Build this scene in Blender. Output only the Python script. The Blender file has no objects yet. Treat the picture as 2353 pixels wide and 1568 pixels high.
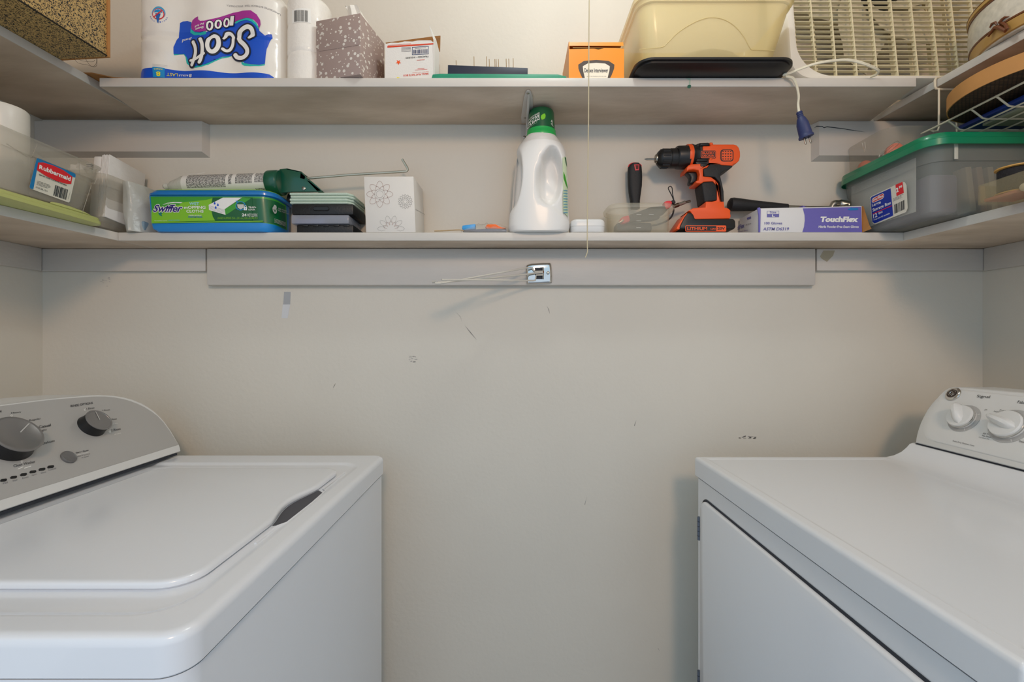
import bpy, bmesh, math, random
from mathutils import Matrix, Vector
random.seed(7)
PI = math.pi
# ---------------------------------------------------------------- camera, world, lights, exposure
H = 1.21            # camera height above the floor
F = 1046.0          # focal length in pixels of the 2353 px wide frame
CX, CY = 1176.5, 784.0
scene = bpy.context.scene
COL = scene.collection
cam_d = bpy.data.cameras.new('camera'); cam = bpy.data.objects.new('camera', cam_d); COL.objects.link(cam)
cam.location = (0, 0, H); cam.rotation_euler = (PI/2, 0, 0)
cam_d.sensor_width = 36; cam_d.lens = 36*F/2353; cam_d.clip_start = 0.01
scene.camera = cam
vs = scene.view_settings
vs.view_transform = 'Standard'; vs.look = 'None'; vs.gamma = 1; vs.use_curve_mapping = False
vs.exposure = 0.0
scene.cycles.transparent_max_bounces = 24; scene.cycles.diffuse_bounces = 7; scene.cycles.max_bounces = 14
w = bpy.data.worlds.new('world'); scene.world = w; w.use_nodes = True
# ambient gradient stands in for the unbuilt hallway: pale blue low, deeper blue above
_n = w.node_tree.nodes; _l = w.node_tree.links; _tc = _n.new('ShaderNodeTexCoord'); _sp = _n.new('ShaderNodeSeparateXYZ'); _rp = _n.new('ShaderNodeValToRGB')
_l.new(_tc.outputs['Generated'], _sp.inputs[0]); _l.new(_sp.outputs['Z'], _rp.inputs[0]); _l.new(_rp.outputs[0], _n['Background'].inputs[0])
_rp.color_ramp.elements[0].position = 0.02; _rp.color_ramp.elements[0].color = (0.733, 0.89, 1.06, 1)
_rp.color_ramp.elements[1].position = 0.38; _rp.color_ramp.elements[1].color = (0.53, 0.87, 1.15, 1)
_n['Background'].inputs[1].default_value = 0.96
def lamp(name, kind, loc, power, color, size=None, sizey=None, rot=(0, 0, 0), radius=None):
    d = bpy.data.lights.new(name, kind); d.energy = power; d.color = color
    if kind == 'AREA':
        d.shape = 'RECTANGLE'; d.size = size; d.size_y = sizey
    if radius: d.shadow_soft_size = radius
    o = bpy.data.objects.new(name, d); COL.objects.link(o); o.location = loc; o.rotation_euler = rot
    return o
lamp('bulb_light', 'POINT', (0.165, 0.74, 2.34), 5.0, (1.19, 1.29, 1.30), radius=0.05)
lamp('hall_lamp_light', 'POINT', (0.30, -1.35, 2.34), 40, (1.82, 1.19, 0.72), radius=0.2)

# ---------------------------------------------------------------- helpers
def P(px, py, D): return Vector(((px-CX)/F*D, D, H-(py-CY)/F*D))
class Pl:
    def __init__(s, p, n): s.p = Vector(p); s.n = Vector(n).normalized()
    def hit(s, px, py, lift=0.0):
        d = Vector(((px-CX)/F, 1.0, -(py-CY)/F)); o = Vector((0, 0, H))
        t = (s.p-o).dot(s.n)/d.dot(s.n)
        return o+d*t+s.n*lift
def face_y(D): return Pl((0, D, 0), (0, -1, 0))
def Z(ox, oy, s): return lambda x, y: (ox+x/s, oy+y/s)
XF = [Matrix.Identity(4)]
class xf:
    def __init__(s, m): s.m = m
    def __enter__(s): XF.append(XF[-1] @ s.m)
    def __exit__(s, *a): XF.pop()
def T(x, y, z): return Matrix.Translation((x, y, z))
def R(a, ax='Z'): return Matrix.Rotation(math.radians(a), 4, ax)
def about(p, m): return Matrix.Translation(p) @ m @ Matrix.Translation(-Vector(p))
def crom(pts, n=6, closed=False):
    pts = [Vector(p) for p in pts]; out = []; N = len(pts)
    for i in range(N if closed else N-1):
        g = (lambda k: pts[k % N]) if closed else (lambda k: pts[max(0, min(N-1, k))])
        a, b, c, d = g(i-1), g(i), g(i+1), g(i+2)
        for k in range(n):
            t = k/n
            out.append(0.5*((2*b)+(c-a)*t+(2*a-5*b+4*c-d)*t*t+(3*b-a-3*c+d)*t**3))
    if not closed: out.append(pts[-1])
    return out
def rrect(x0, x1, y0, y1, r, z, n=5, plane='xy', jit=None):
    out = []; r = max(1e-4, min(r, (x1-x0)/2-1e-4, (y1-y0)/2-1e-4))
    for cx, cy, a0 in ((x1-r, y1-r, 0), (x0+r, y1-r, 90), (x0+r, y0+r, 180), (x1-r, y0+r, 270)):
        for k in range(n+1):
            a = math.radians(a0+90*k/n); u = cx+r*math.cos(a); v = cy+r*math.sin(a)
            out.append(Vector((u, v, z)) if plane == 'xy' else Vector((u, z, v)) if plane == 'xz' else Vector((z, u, v)))
    return out
def rrv(x0, x1, y0, y1, rs, z, n=6):
    out = []
    for (sx, sy, a0), r in zip(((1, 1, 0), (0, 1, 90), (0, 0, 180), (1, 0, 270)), rs):
        cx = x1-r if sx else x0+r; cy = y1-r if sy else y0+r
        for k in range(n+1):
            a = math.radians(a0+90*k/n); out.append(Vector((cx+r*math.cos(a), cy+r*math.sin(a), z)))
    return out
_txt = {}
def glyphs(body, bold=0.0):
    k = (body, bold)
    if k in _txt: return _txt[k]
    c = bpy.data.curves.new('t', 'FONT'); c.body = body; c.size = 1; c.offset = bold; c.resolution_u = 3; c.fill_mode = 'FRONT'
    o = bpy.data.objects.new('t', c); COL.objects.link(o)
    bpy.context.view_layer.update()
    m = bpy.data.meshes.new_from_object(o)
    v = [(p.co.x, p.co.y) for p in m.vertices]; f = [tuple(p.vertices) for p in m.polygons]
    bpy.data.objects.remove(o); bpy.data.curves.remove(c); bpy.data.meshes.remove(m)
    x0 = min(a for a, b in v); x1 = max(a for a, b in v); y0 = min(b for a, b in v); y1 = max(b for a, b in v)
    v = [((a-x0)/(x1-x0), (b-y0)/(y1-y0)) for a, b in v]
    _txt[k] = (v, f); return _txt[k]
class MB:
    def __init__(s): s.v = []; s.f = []; s.fm = []; s.fs = []; s.mats = []
    def mi(s, m):
        if m not in s.mats: s.mats.append(m)
        return s.mats.index(m)
    def add(s, vv, ff, m, smooth=False):
        b = len(s.v); M = XF[-1]
        s.v += [M @ Vector(p) for p in vv]
        for f in ff:
            s.f.append([b+i for i in f]); s.fm.append(s.mi(m)); s.fs.append(smooth)
        return s
    def _bm(s, bm, m, smooth):
        bm.verts.index_update()
        s.add([v.co.copy() for v in bm.verts], [[v.index for v in f.verts] for f in bm.faces], m, smooth); bm.free(); return s
    def solid(s, vv, ff, m, bev=0, seg=2, smooth=None):
        if not bev: return s.add(vv, ff, m, bool(smooth))
        bm = bmesh.new(); vs_ = [bm.verts.new(p) for p in vv]
        for f in ff: bm.faces.new([vs_[i] for i in f])
        bmesh.ops.recalc_face_normals(bm, faces=bm.faces); bm.edges.ensure_lookup_table()
        es = [e for e in bm.edges if len(e.link_faces) == 2 and e.calc_face_angle(0) > 0.5]
        bmesh.ops.bevel(bm, geom=es, offset=bev, segments=seg, profile=0.5, affect='EDGES', clamp_overlap=True)
        return s._bm(bm, m, True if smooth is None else smooth)
    def box(s, x0, x1, y0, y1, z0, z1, m, bev=0, seg=2):
        vv = [(x, y, z) for x in (x0, x1) for y in (y0, y1) for z in (z0, z1)]
        ff = [(0, 1, 3, 2), (4, 6, 7, 5), (0, 4, 5, 1), (2, 3, 7, 6), (0, 2, 6, 4), (1, 5, 7, 3)]
        return s.solid(vv, ff, m, bev, seg)
    def prism(s, pts, vec, m, bev=0, seg=2, smooth=None):
        n = len(pts); vec = Vector(vec); pts = [Vector(p) for p in pts]
        vv = pts+[p+vec for p in pts]
        ff = [list(range(n))[::-1], list(range(n, 2*n))]+[[i, (i+1) % n, n+(i+1) % n, n+i] for i in range(n)]
        return s.solid(vv, ff, m, bev, seg, smooth)
    def loft(s, rings, m, cap0=True, cap1=True, smooth=True):
        n = len(rings[0]); vv = [p for r in rings for p in r]; ff = []
        for j in range(len(rings)-1):
            for i in range(n):
                k = (i+1) % n; ff.append([j*n+i, j*n+k, (j+1)*n+k, (j+1)*n+i])
        if cap0: ff.append(list(range(n))[::-1])
        if cap1: ff.append([(len(rings)-1)*n+i for i in range(n)])
        return s.add(vv, ff, m, smooth)
    def tube(s, pts, r, m, n=8, cap=True, flat=1.0):
        pts = [Vector(p) for p in pts]; rings = []; up = None
        for i, p in enumerate(pts):
            t = (pts[min(i+1, len(pts)-1)]-pts[max(i-1, 0)]).normalized()
            if up is None: up = t.orthogonal().normalized()
            up = (up-t*up.dot(t)).normalized(); b = t.cross(up)
            rr = r[i] if isinstance(r, (list, tuple)) else r
            rings.append([p+up*rr*math.cos(2*PI*k/n)+b*rr*flat*math.sin(2*PI*k/n) for k in range(n)])
        return s.loft(rings, m, cap, cap)
    def lathe(s, prof, o, ax, m, n=32, sx=1.0, cap=True):
        o = Vector(o); ax = Vector(ax).normalized(); u = ax.orthogonal().normalized(); v = ax.cross(u)
        rings = [[o+ax*h+u*r*math.cos(2*PI*k/n)*sx+v*r*math.sin(2*PI*k/n) for k in range(n)] for r, h in prof]
        return s.loft(rings, m, cap, cap)
    def sphere(s, c, r, m, n=14, sc=(1, 1, 1)):
        rings = []
        for j in range(1, n):
            a = PI*j/n
            rings.append([Vector(c)+Vector((r*sc[0]*math.sin(a)*math.cos(2*PI*k/n/1), r*sc[1]*math.sin(a)*math.sin(2*PI*k/n), -r*sc[2]*math.cos(a))) for k in range(n)])
        return s.loft(rings, m)
    # --- flat print on a plane, given by points of the photo that lie on that plane
    def poly(s, pl, pts, m, lift=0.0004, warp=None, smooth=0):
        pts = [Vector((a[0], a[1], 0)) for a in pts]
        if smooth: pts = crom(pts, smooth, True)
        vv = [pl.hit(a.x, a.y, lift) for a in pts]
        return s.flat(vv, [list(range(len(vv)))], m, warp)
    def flat(s, vv, ff, m, warp=None):
        if warp is None: return s.add(vv, ff, m)
        bm = bmesh.new(); vs_ = [bm.verts.new(p) for p in vv]
        for f in ff:
            try: bm.faces.new([vs_[i] for i in f])
            except ValueError: pass
        bmesh.ops.triangulate(bm, faces=bm.faces)
        xs = [v.co.x for v in bm.verts]; x = math.ceil(min(xs)/warp.step)*warp.step
        while x < max(xs):
            bmesh.ops.bisect_plane(bm, geom=list(bm.verts)+list(bm.edges)+list(bm.faces), plane_co=(x, 0, 0), plane_no=(1, 0, 0)); x += warp.step
        if getattr(warp, 'zstep', 0):
            zs = [v.co.z for v in bm.verts]; z = math.ceil(min(zs)/warp.zstep)*warp.zstep
            while z < max(zs):
                bmesh.ops.bisect_plane(bm, geom=list(bm.verts)+list(bm.edges)+list(bm.faces), plane_co=(0, 0, z), plane_no=(0, 0, 1)); z += warp.zstep
        for v in bm.verts: v.co = warp.f(v.co)
        return s._bm(bm, m, False)
    def text(s, pl, body, bl, br, tl, m, bold=0.0, lift=0.0007, warp=None):
        A, B, C = pl.hit(*bl, lift), pl.hit(*br, lift), pl.hit(*tl, lift)
        v, f = glyphs(body, bold)
        return s.flat([A+(B-A)*a+(C-A)*b for a, b in v], f, m, warp)
    def textb(s, pl, body, x0, y0, x1, y1, m, bold=0.0, lift=0.0007, warp=None):   # upright box x0<x1, y0 top, y1 bottom
        return s.text(pl, body, (x0, y1), (x1, y1), (x0, y0), m, bold, lift, warp)
    def quad(s, pl, bl, br, tl, m, rects, lift=0.0006):      # small rectangles in unit coordinates of a parallelogram
        A, B, C = pl.hit(*bl, lift), pl.hit(*br, lift), pl.hit(*tl, lift)
        for a, b, c, d in rects:
            s.add([A+(B-A)*x+(C-A)*y for x, y in ((a, b), (c, b), (c, d), (a, d))], [(0, 1, 2, 3)], m)
        return s
    def barcode(s, pl, bl, br, tl, m, n=22, lift=0.0006):
        rnd = random.Random(n); x = 0; rects = []
        wd = [rnd.choice((1, 1, 2, 3)) for _ in range(2*n+1)]; tot = sum(wd)
        for i, k in enumerate(wd):
            if i % 2 == 0: rects.append((x/tot, 0, (x+k)/tot, 1))
            x += k
        return s.quad(pl, bl, br, tl, m, rects, lift)
    def smallprint(s, pl, bl, br, tl, m, rows=5, seed=1, fill=0.5, lift=0.0006, cols=14):
        rnd = random.Random(seed); rects = []
        for r in range(rows):
            x = 0
            end = rnd.uniform(.75, 1)
            while x < end:
                k = rnd.uniform(.4, 1.6)/cols; rects.append((x, (r+.5-fill/2)/rows, min(end, x+k*.8), (r+.5+fill/2)/rows)); x += k
        return s.quad(pl, bl, br, tl, m, rects, lift)
    def build(s, name, parent=None, **kw):
        me = bpy.data.meshes.new(name); L = Vector((0, 0, 0))
        if parent is not None:
            q = parent
            while q: L += Vector(q.location); q = q.parent
        else:
            xs = [p.x for p in s.v]; ys = [p.y for p in s.v]; zs = [p.z for p in s.v]
            L = Vector(((min(xs)+max(xs))/2, (min(ys)+max(ys))/2, min(zs)))
        me.from_pydata([p-L for p in s.v], [], s.f)
        for m in s.mats: me.materials.append(m)
        for i, p in enumerate(me.polygons): p.material_index = s.fm[i]; p.use_smooth = s.fs[i]
        if not kw.pop('keep', False):
            bm = bmesh.new(); bm.from_mesh(me); bmesh.ops.recalc_face_normals(bm, faces=bm.faces); bm.to_mesh(me); bm.free()
        me.update()
        if any(s.fs): me.set_sharp_from_angle(angle=kw.pop('angle', 0.7))
        kw.pop('angle', None)
        o = bpy.data.objects.new(name, me); COL.objects.link(o)
        if parent is not None: o.parent = parent
        else: o.location = L
        tag(o, **kw); return o
def tag(o, label=None, cat=None, group=None, kind=None):
    if label: o['label'] = label
    if cat: o['category'] = cat
    if group: o['group'] = group
    if kind: o['kind'] = kind
    return o
def thing(name, label, cat, loc, group=None):
    o = bpy.data.objects.new(name, None); o.empty_display_size = 0.05; COL.objects.link(o); o.location = loc
    return tag(o, label, cat, group)
def dup(o, loc, label=None):
    c = o.copy(); COL.objects.link(c); c.location = loc
    if label: c['label'] = label
    for ch in o.children:
        d = ch.copy(); COL.objects.link(d); d.parent = c
    return c

# ---------------------------------------------------------------- materials
def lin(h):
    h = h.lstrip('#'); c = [int(h[i:i+2], 16)/255 for i in (0, 2, 4)]
    return tuple(x/12.92 if x <= .04045 else ((x+.055)/1.055)**2.4 for x in c)+(1,)
def mat(name, col, rough=0.5, metal=0.0, clear=0.0, bump=0.0, bscale=60, var=0.0, vscale=6, col2=None, spec=None, coat=0.0, trl=0.0, stretch=None):
    m = bpy.data.materials.new(name); m.use_nodes = True; nt = m.node_tree; N = nt.nodes; Lk = nt.links
    b = N['Principled BSDF']; b.inputs['Roughness'].default_value = rough; b.inputs['Metallic'].default_value = metal
    c = lin(col) if isinstance(col, str) else col
    b.inputs['Base Color'].default_value = c
    if coat: b.inputs['Coat Weight'].default_value = coat; b.inputs['Coat Roughness'].default_value = 0.08
    if spec is not None: b.inputs['Specular IOR Level'].default_value = spec
    tc = N.new('ShaderNodeTexCoord'); mp = N.new('ShaderNodeMapping'); Lk.new(tc.outputs['Object'], mp.inputs[0])
    if stretch: mp.inputs['Scale'].default_value = stretch
    if var:
        n = N.new('ShaderNodeTexNoise'); n.inputs['Scale'].default_value = vscale; n.inputs['Detail'].default_value = 6
        Lk.new(mp.outputs[0], n.inputs['Vector'])
        r = N.new('ShaderNodeValToRGB'); c2 = lin(col2) if isinstance(col2, str) else tuple(x*(1-var) for x in c[:3])+(1,)
        r.color_ramp.elements[0].position = .35; r.color_ramp.elements[1].position = .65
        r.color_ramp.elements[0].color = c2; r.color_ramp.elements[1].color = c
        Lk.new(n.outputs['Fac'], r.inputs[0]); Lk.new(r.outputs[0], b.inputs['Base Color'])
    if bump:
        n2 = N.new('ShaderNodeTexNoise'); n2.inputs['Scale'].default_value = bscale; n2.inputs['Detail'].default_value = 3
        Lk.new(mp.outputs[0], n2.inputs['Vector'])
        bp = N.new('ShaderNodeBump'); bp.inputs['Strength'].default_value = bump; bp.inputs['Distance'].default_value = 0.002
        Lk.new(n2.outputs['Fac'], bp.inputs['Height']); Lk.new(bp.outputs[0], b.inputs['Normal'])
    out = N['Material Output']; last = b.outputs[0]
    if trl:
        t = N.new('ShaderNodeBsdfTranslucent'); t.inputs[0].default_value = c
        mx = N.new('ShaderNodeMixShader'); mx.inputs[0].default_value = trl
        Lk.new(last, mx.inputs[1]); Lk.new(t.outputs[0], mx.inputs[2]); last = mx.outputs[0]
    if clear:
        t = N.new('ShaderNodeBsdfTransparent'); t.inputs[0].default_value = tuple(0.75+0.25*x for x in c[:3])+(1,)
        mx = N.new('ShaderNodeMixShader'); mx.inputs[0].default_value = clear
        Lk.new(last, mx.inputs[1]); Lk.new(t.outputs[0], mx.inputs[2]); last = mx.outputs[0]
    Lk.new(last, out.inputs[0])
    return m
M = {}
M['wall'] = mat('wall_paint', '#d8d2c6', .55, bump=.25, bscale=90, var=.04, vscale=2.5, spec=.3)
M['trim'] = mat('trim_paint', '#cdc8c1', .45, bump=.35, bscale=45, var=.07, vscale=7, stretch=(.4, 1, 2))
M['shelf'] = mat('shelf_paint', '#d3cec6', .42, bump=.4, bscale=55, var=.07, vscale=9, stretch=(.35, 1, 1))
M['shelf_under'] = mat('shelf_underside_shade_paint', '#dccbb8', .6, bump=.4, bscale=55, var=.2, col2='#bba994', vscale=6, stretch=(.5, 1.5, 1))  # mottled paint, with the warm shade under the boards put into its colour
M['floor'] = mat('floor_vinyl', '#a9a8ab', .4, var=.2)
M['enamel'] = mat('white_enamel', '#e7e9ed', .22, coat=.35, bump=.03, bscale=120)
M['enamel2'] = mat('dryer_enamel', '#e6e8eb', .2, coat=.3, bump=.03, bscale=120)
M['plwhite'] = mat('white_plastic', '#dfdfdd', .32)
M['silver'] = mat('silver_panel', '#b9b7b4', .45, metal=.2, bump=.05, bscale=400)
M['knobtop'] = mat('knob_face', '#8d8b8a', .35, metal=.6)
M['chrome'] = mat('chrome', '#d8d6d2', .12, metal=1)
M['steel'] = mat('steel', '#a9a59c', .3, metal=1)
M['zinc'] = mat('galvanised_wire', '#b8b7a6', .35, metal=.6)
M['black'] = mat('black_plastic', '#141416', .38)
M['rubber'] = mat('black_rubber', '#1b1b1d', .6, bump=.3, bscale=250)
M['gap'] = mat('dark_gap', '#2b2f38', .7)
M['orange'] = mat('orange_plastic', '#f2591b', .38)
M['white'] = mat('white_print', '#ecebe6', .5)
M['ink'] = mat('black_ink', '#2a2a2c', .6)
M['grey'] = mat('grey_ink', '#77757a', .6)
M['lgrey'] = mat('light_grey_ink', '#c9c7c3', .6)
M['paper'] = mat('white_paper', '#e4e1db', .75, bump=.2, bscale=300)
M['tissue'] = mat('tissue_paper', '#f0ede6', .9, bump=.6, bscale=160, trl=.15)
M['card'] = mat('brown_cardboard', '#b07a41', .8, var=.15, vscale=20, bump=.2)
M['blue'] = mat('blue_print', '#0b4fc4', .4)
M['teal'] = mat('teal_print', '#18b7ae', .4)
M['mag'] = mat('magenta_print', '#a52a93', .4)
M['navyk'] = mat('navy_outline', '#0f1730', .45)
M['yellow'] = mat('yellow_print', '#f0e21c', .5)
M['red'] = mat('red_print', '#dd1f2a', .4)
M['cyan'] = mat('cyan_plastic', '#128ccb', .35)
M['clear'] = mat('clear_plastic', '#e6e4dc', .15, clear=.86)
M['frost'] = mat('frosted_plastic', '#dcd9d0', .3, clear=.5)
M['clearer'] = mat('very_clear_plastic', '#eceae2', .1, clear=.9)
# ---------------------------------------------------------------- the room
def struct(name, mb, **k): return mb.build(name, kind='structure', **k)
struct('wall_left', MB().box(-1.34, -1.289, -0.30, 1.25, 0, 2.45, M['wall']))
struct('wall_right', MB().box(1.2925, 1.34, -0.30, 1.25, 0, 2.45, M['wall']))
struct('ceiling', MB().box(-1.34, 1.34, -0.30, 1.30, 2.45, 2.5, M['wall']))
struct('floor', MB().box(-1.6, 1.6, -3.0, 1.30, -0.05, 0, M['floor']))
# boards nailed to the walls under the shelves
def zr(py, D): return H-(py-CY)/F*D
def xr(px, D): return (px-CX)/F*D
def cleat(i, x0, x1, z0, z1, y=1.25, th=.02, bev=.004):
    struct('trim_%d' % i, MB().box(x0, x1, y-th, y-.0002, z0, z1, M['trim'], bev))
cleat(1, xr(474, 1.229), xr(1875, 1.229), zr(656, 1.229), H+.2505, th=.021)
cleat(2, -1.2885, xr(471.5, 1.235), zr(623, 1.235), H+.2505, th=.014, bev=.002)
cleat(3, xr(1878, 1.235), 1.292, zr(622, 1.235), H+.2505, th=.014, bev=.002)
# upper boards have a chamfered lower edge and a cut corner
def chamfer_board(i, x0, x1, z0, z1, left, right, th=.022, c=.008):
    f, b = 1.25-th, 1.2498
    xa, xb = x0+(c if left else 0), x1-(c if right else 0)
    mb = MB()
    mb.add([(x0, b, z0), (x1, b, z0), (x1, b, z1), (x0, b, z1), (xa, f, z0+c), (xb, f, z0+c), (xb, f, z1), (xa, f, z1)],
           [(0, 1, 5, 4), (1, 2, 6, 5), (3, 0, 4, 7), (4, 5, 6, 7), (2, 3, 7, 6), (0, 3, 2, 1)], M['trim'])
    if right is False or left:
        pl = face_y(f)
        pts = [(1870, 295), (1876, 289.5), (1890, 290), (1893, 293), (1900, 290.5), (1920, 293), (1935, 295), (1960, 299), (1990, 304), (1960, 300.5), (1934, 296.5), (1900, 292.5), (1893, 295), (1889, 291.5), (1876, 291.5)]
        mb.poly(pl, pts, M['gap'])
    struct('trim_%d' % i, mb)
chamfer_board(4, -1.2885, xr(480, 1.245), zr(361, 1.245), H+.5935, False, True)
chamfer_board(5, xr(1866, 1.245), 1.20, zr(370, 1.245), H+.5935, True, False)
struct('trim_6', MB().box(-1.2885, -1.275, 0.15, 1.235, H+.19, H+.2515, M['trim'], .002))
struct('trim_7', MB().box(1.279, 1.2923, 0.15, 1.235, H+.19, H+.2515, M['trim'], .002))
# back wall with its scuffs (paint marks with a shape of their own)
mk = MB().box(-1.34, 1.34, 1.25, 1.30, 0, 2.45, M['wall']); pw = face_y(1.25)
scuff = mat('scuff_mark', '#8b8681', .7); scuff2 = mat('faint_scuff', '#aaa5a0', .7)
rnd = random.Random(3)
for cx, cy, n, s, m in ((945, 826, 12, 11, scuff2), (1716, 1005, 20, 20, scuff), (240, 648, 9, 14, scuff2)):
    for k in range(n):
        a = cx+rnd.uniform(-s, s); b = cy+rnd.uniform(-s, s)*(.12 if m is scuff else .7); L = rnd.uniform(2, 7)
        mk.poly(pw, [(a, b), (a+L, b-rnd.uniform(-2, 2)), (a+L, b+1), (a, b+1.2)], m)
for pts in (((1046, 716), (1058, 728), (1062, 742), (1059, 730)), ((1068, 748), (1082, 764), (1096, 782), (1081, 766)), ((1256, 703), (1262, 712), (1263, 722), (1260, 711)),
            ((766, 890), (772, 880), (768, 886), (766, 892)), ((1343, 1160), (1349, 1140), (1347, 1148), (1344, 1161)), ((1457, 978), (1462, 966), (1460, 974), (1458, 980)), ((1512, 1489), (1517, 1500), (1515, 1496), (1512, 1491))):
    mk.poly(pw, pts, scuff)
struct('wall_back', mk)

# ---------------------------------------------------------------- shelves
def board(name, pts, z0, z1, label):
    mb = MB(); n = len(pts)
    ps = [(x, y) for x, y in pts]
    mb.prism([(x, y, z0) for x, y in ps], (0, 0, z1-z0), M['shelf'], .0015, 2)
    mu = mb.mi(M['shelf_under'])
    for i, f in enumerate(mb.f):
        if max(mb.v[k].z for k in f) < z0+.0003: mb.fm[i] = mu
    return mb.build(name, label=label, cat='shelf')
U0, U1, L0, L1 = H+.594, H+.6145, H+.2515, H+.2722
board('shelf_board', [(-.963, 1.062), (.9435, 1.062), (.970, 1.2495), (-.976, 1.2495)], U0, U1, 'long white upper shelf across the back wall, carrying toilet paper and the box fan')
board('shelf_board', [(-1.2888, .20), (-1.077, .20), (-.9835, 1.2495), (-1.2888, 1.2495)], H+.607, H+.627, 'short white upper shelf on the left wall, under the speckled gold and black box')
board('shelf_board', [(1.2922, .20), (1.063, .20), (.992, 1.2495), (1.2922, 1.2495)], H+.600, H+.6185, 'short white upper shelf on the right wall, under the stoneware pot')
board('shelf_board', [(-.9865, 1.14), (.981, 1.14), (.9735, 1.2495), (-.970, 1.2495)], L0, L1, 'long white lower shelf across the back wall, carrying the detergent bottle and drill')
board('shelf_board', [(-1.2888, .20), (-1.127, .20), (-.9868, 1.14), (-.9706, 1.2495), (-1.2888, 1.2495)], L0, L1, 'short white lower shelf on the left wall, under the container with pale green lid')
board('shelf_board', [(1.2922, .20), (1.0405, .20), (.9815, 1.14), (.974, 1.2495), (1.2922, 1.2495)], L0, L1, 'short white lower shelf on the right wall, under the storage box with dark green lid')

# bracket
br = thing('shelf_bracket', 'white painted metal bracket holding the upper back shelf, behind the detergent bottle', 'bracket', (.03, 1.24, H+.42))
mb = MB()
arm = [(x, y, U0-.0012) for x, y in ((.026, 1.235), (.024, 1.20), (.029, 1.10), (.033, 1.077), (.038, 1.072), (.044, 1.077), (.050, 1.10), (.056, 1.20), (.056, 1.235))]
mb.prism(arm, (0, 0, -.002), M['trim'], .0006)
mb.prism([(.037, y, z) for y, z in ((1.08, U0-.002), (1.235, U0-.002), (1.235, U0-.09), (1.22, U0-.05), (1.19, U0-.022))], (.006, 0, 0), M['trim'], .001)
mb.build('arm', br)
mb = MB(); mb.prism([(x, 1.2497, z) for x, z in ((.024, U0-.001), (.056, U0-.001), (.053, U0-.17), (.046, U0-.185), (.034, U0-.185), (.027, U0-.17))], (0, -.003, 0), M['trim'], .0006)
mb.build('wall_plate', br)
for p, ax in (((.038, 1.085, U0-.0035), (0, 0, -1)), ((.035, 1.205, U0-.0035), (0, 0, -1)), ((.034, 1.246, U0-.035), (0, -1, 0)), ((.04, 1.246, U0-.15), (0, -1, 0))):
    MB().lathe([(.0035, -.001), (.0035, .0004), (.002, .0012)], p, ax, M['steel'], 12).build('screw', br)

# ---------------------------------------------------------------- washer
ws = thing('washing_machine', 'white top-loading washing machine with silver control panel, on the left', 'washing machine', (-.66, .78, 0))
x0, x1, y0, y1 = -1.01, -.312, .433, 1.13
def ring(ins, z, r, a=0): return rrect(x0+ins, x1-ins, y0+ins, y1-ins, max(.004, r-ins), z, 8)
mb = MB()
zt = .928
rr = [ring(.012, .893, .03), ring(.002, .887, .03), ring(0, .889, .03), ring(0, .8905, .03), ring(0, .9175, .03), ring(0, .919, .03), ring(.0011, .9235, .03), ring(.0035, .9263, .03), ring(.008, .9277, .03), ring(.010, zt, .03), ring(.012, zt, .03)]
def rec(i, z): return rrect(-.93, -.345-i, .468+i, 1.056-i, max(.01, .05-i), z, 8)
rr += [rec(-.003, zt), rec(0, zt-.0001), rec(.004, zt-.0015), rec(.010, zt-.0035), rec(.012, zt-.0038), rec(.02, zt-.0039)]
mb.loft(rr, M['enamel'], True, True); mb.build('top_cover', ws)
mb = MB(); mb.loft([rrect(x0+.004, x1-.0035, y0+.004, y1-.004, .028, z, 8) for z in (.012, .8845)], M['enamel'], True, True); mb.build('cabinet', ws)
MB().loft([rrect(x0+.007, x1-.0065, y0+.007, y1-.006, .024, z, 6) for z in (0.0, .9015)], M['gap']).build('base', ws)
# lid, with the finger notch bitten out of its front edge
lid_o = []
for p in rrect(-.775, -.370, .520, .992, .035, 0, 8): lid_o.append((p.x, p.y))
i0 = max(range(len(lid_o)), key=lambda i: lid_o[i][0]+(-1 if lid_o[i][1] < .78 else 0)*0+lid_o[i][1]*.001)
def lidpts(ins, z):
    out = []
    for p in rrect(-.775+ins, -.370-ins, .520+ins, .992-ins, max(.006, .04-ins), z, 8): out.append(p)
    # straight right side runs between the last corner point of (x1,y0) and the first of (x1,y1): add the notch there
    notch = []
    for k in range(13):
        t = k/12; y = .70+.17*t; d = .016*math.sin(PI*t)**1.4
        notch.append(Vector((-.370-ins-d, y, z)))
    return out+notch
mb = MB(); mb.loft([lidpts(.003, zt-.0038), lidpts(0, zt-.001), lidpts(0, zt+.0025), lidpts(.0012, zt+.0048), lidpts(.003, zt+.0058), lidpts(.006, zt+.0063), lidpts(.008, zt+.0064)], M['enamel']); mb.build('lid', ws)
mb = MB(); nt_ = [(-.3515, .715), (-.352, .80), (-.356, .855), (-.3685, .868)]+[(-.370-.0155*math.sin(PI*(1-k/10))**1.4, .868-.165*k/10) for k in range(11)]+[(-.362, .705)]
mb.prism([(a, b, zt-.0038) for a, b in nt_], (0, 0, .0008), mat('notch_shade_grey', '#4a4a50', .6)); mb.build('notch_shade_plate', ws)  # flat dark plate stands in for the shade inside the notch
mb = MB(); mb.tube([(-.361, .70-.06, zt-.0035), (-.3608, .70, zt-.0035), (-.352, .712, zt-.003), (-.351, .80, zt-.003), (-.3535, .862, zt-.003), (-.3625, .875, zt-.0035), (-.3625, .985, zt-.0035)], .0022, M['enamel'], 6); mb.build('seal_ridge', ws)
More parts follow.
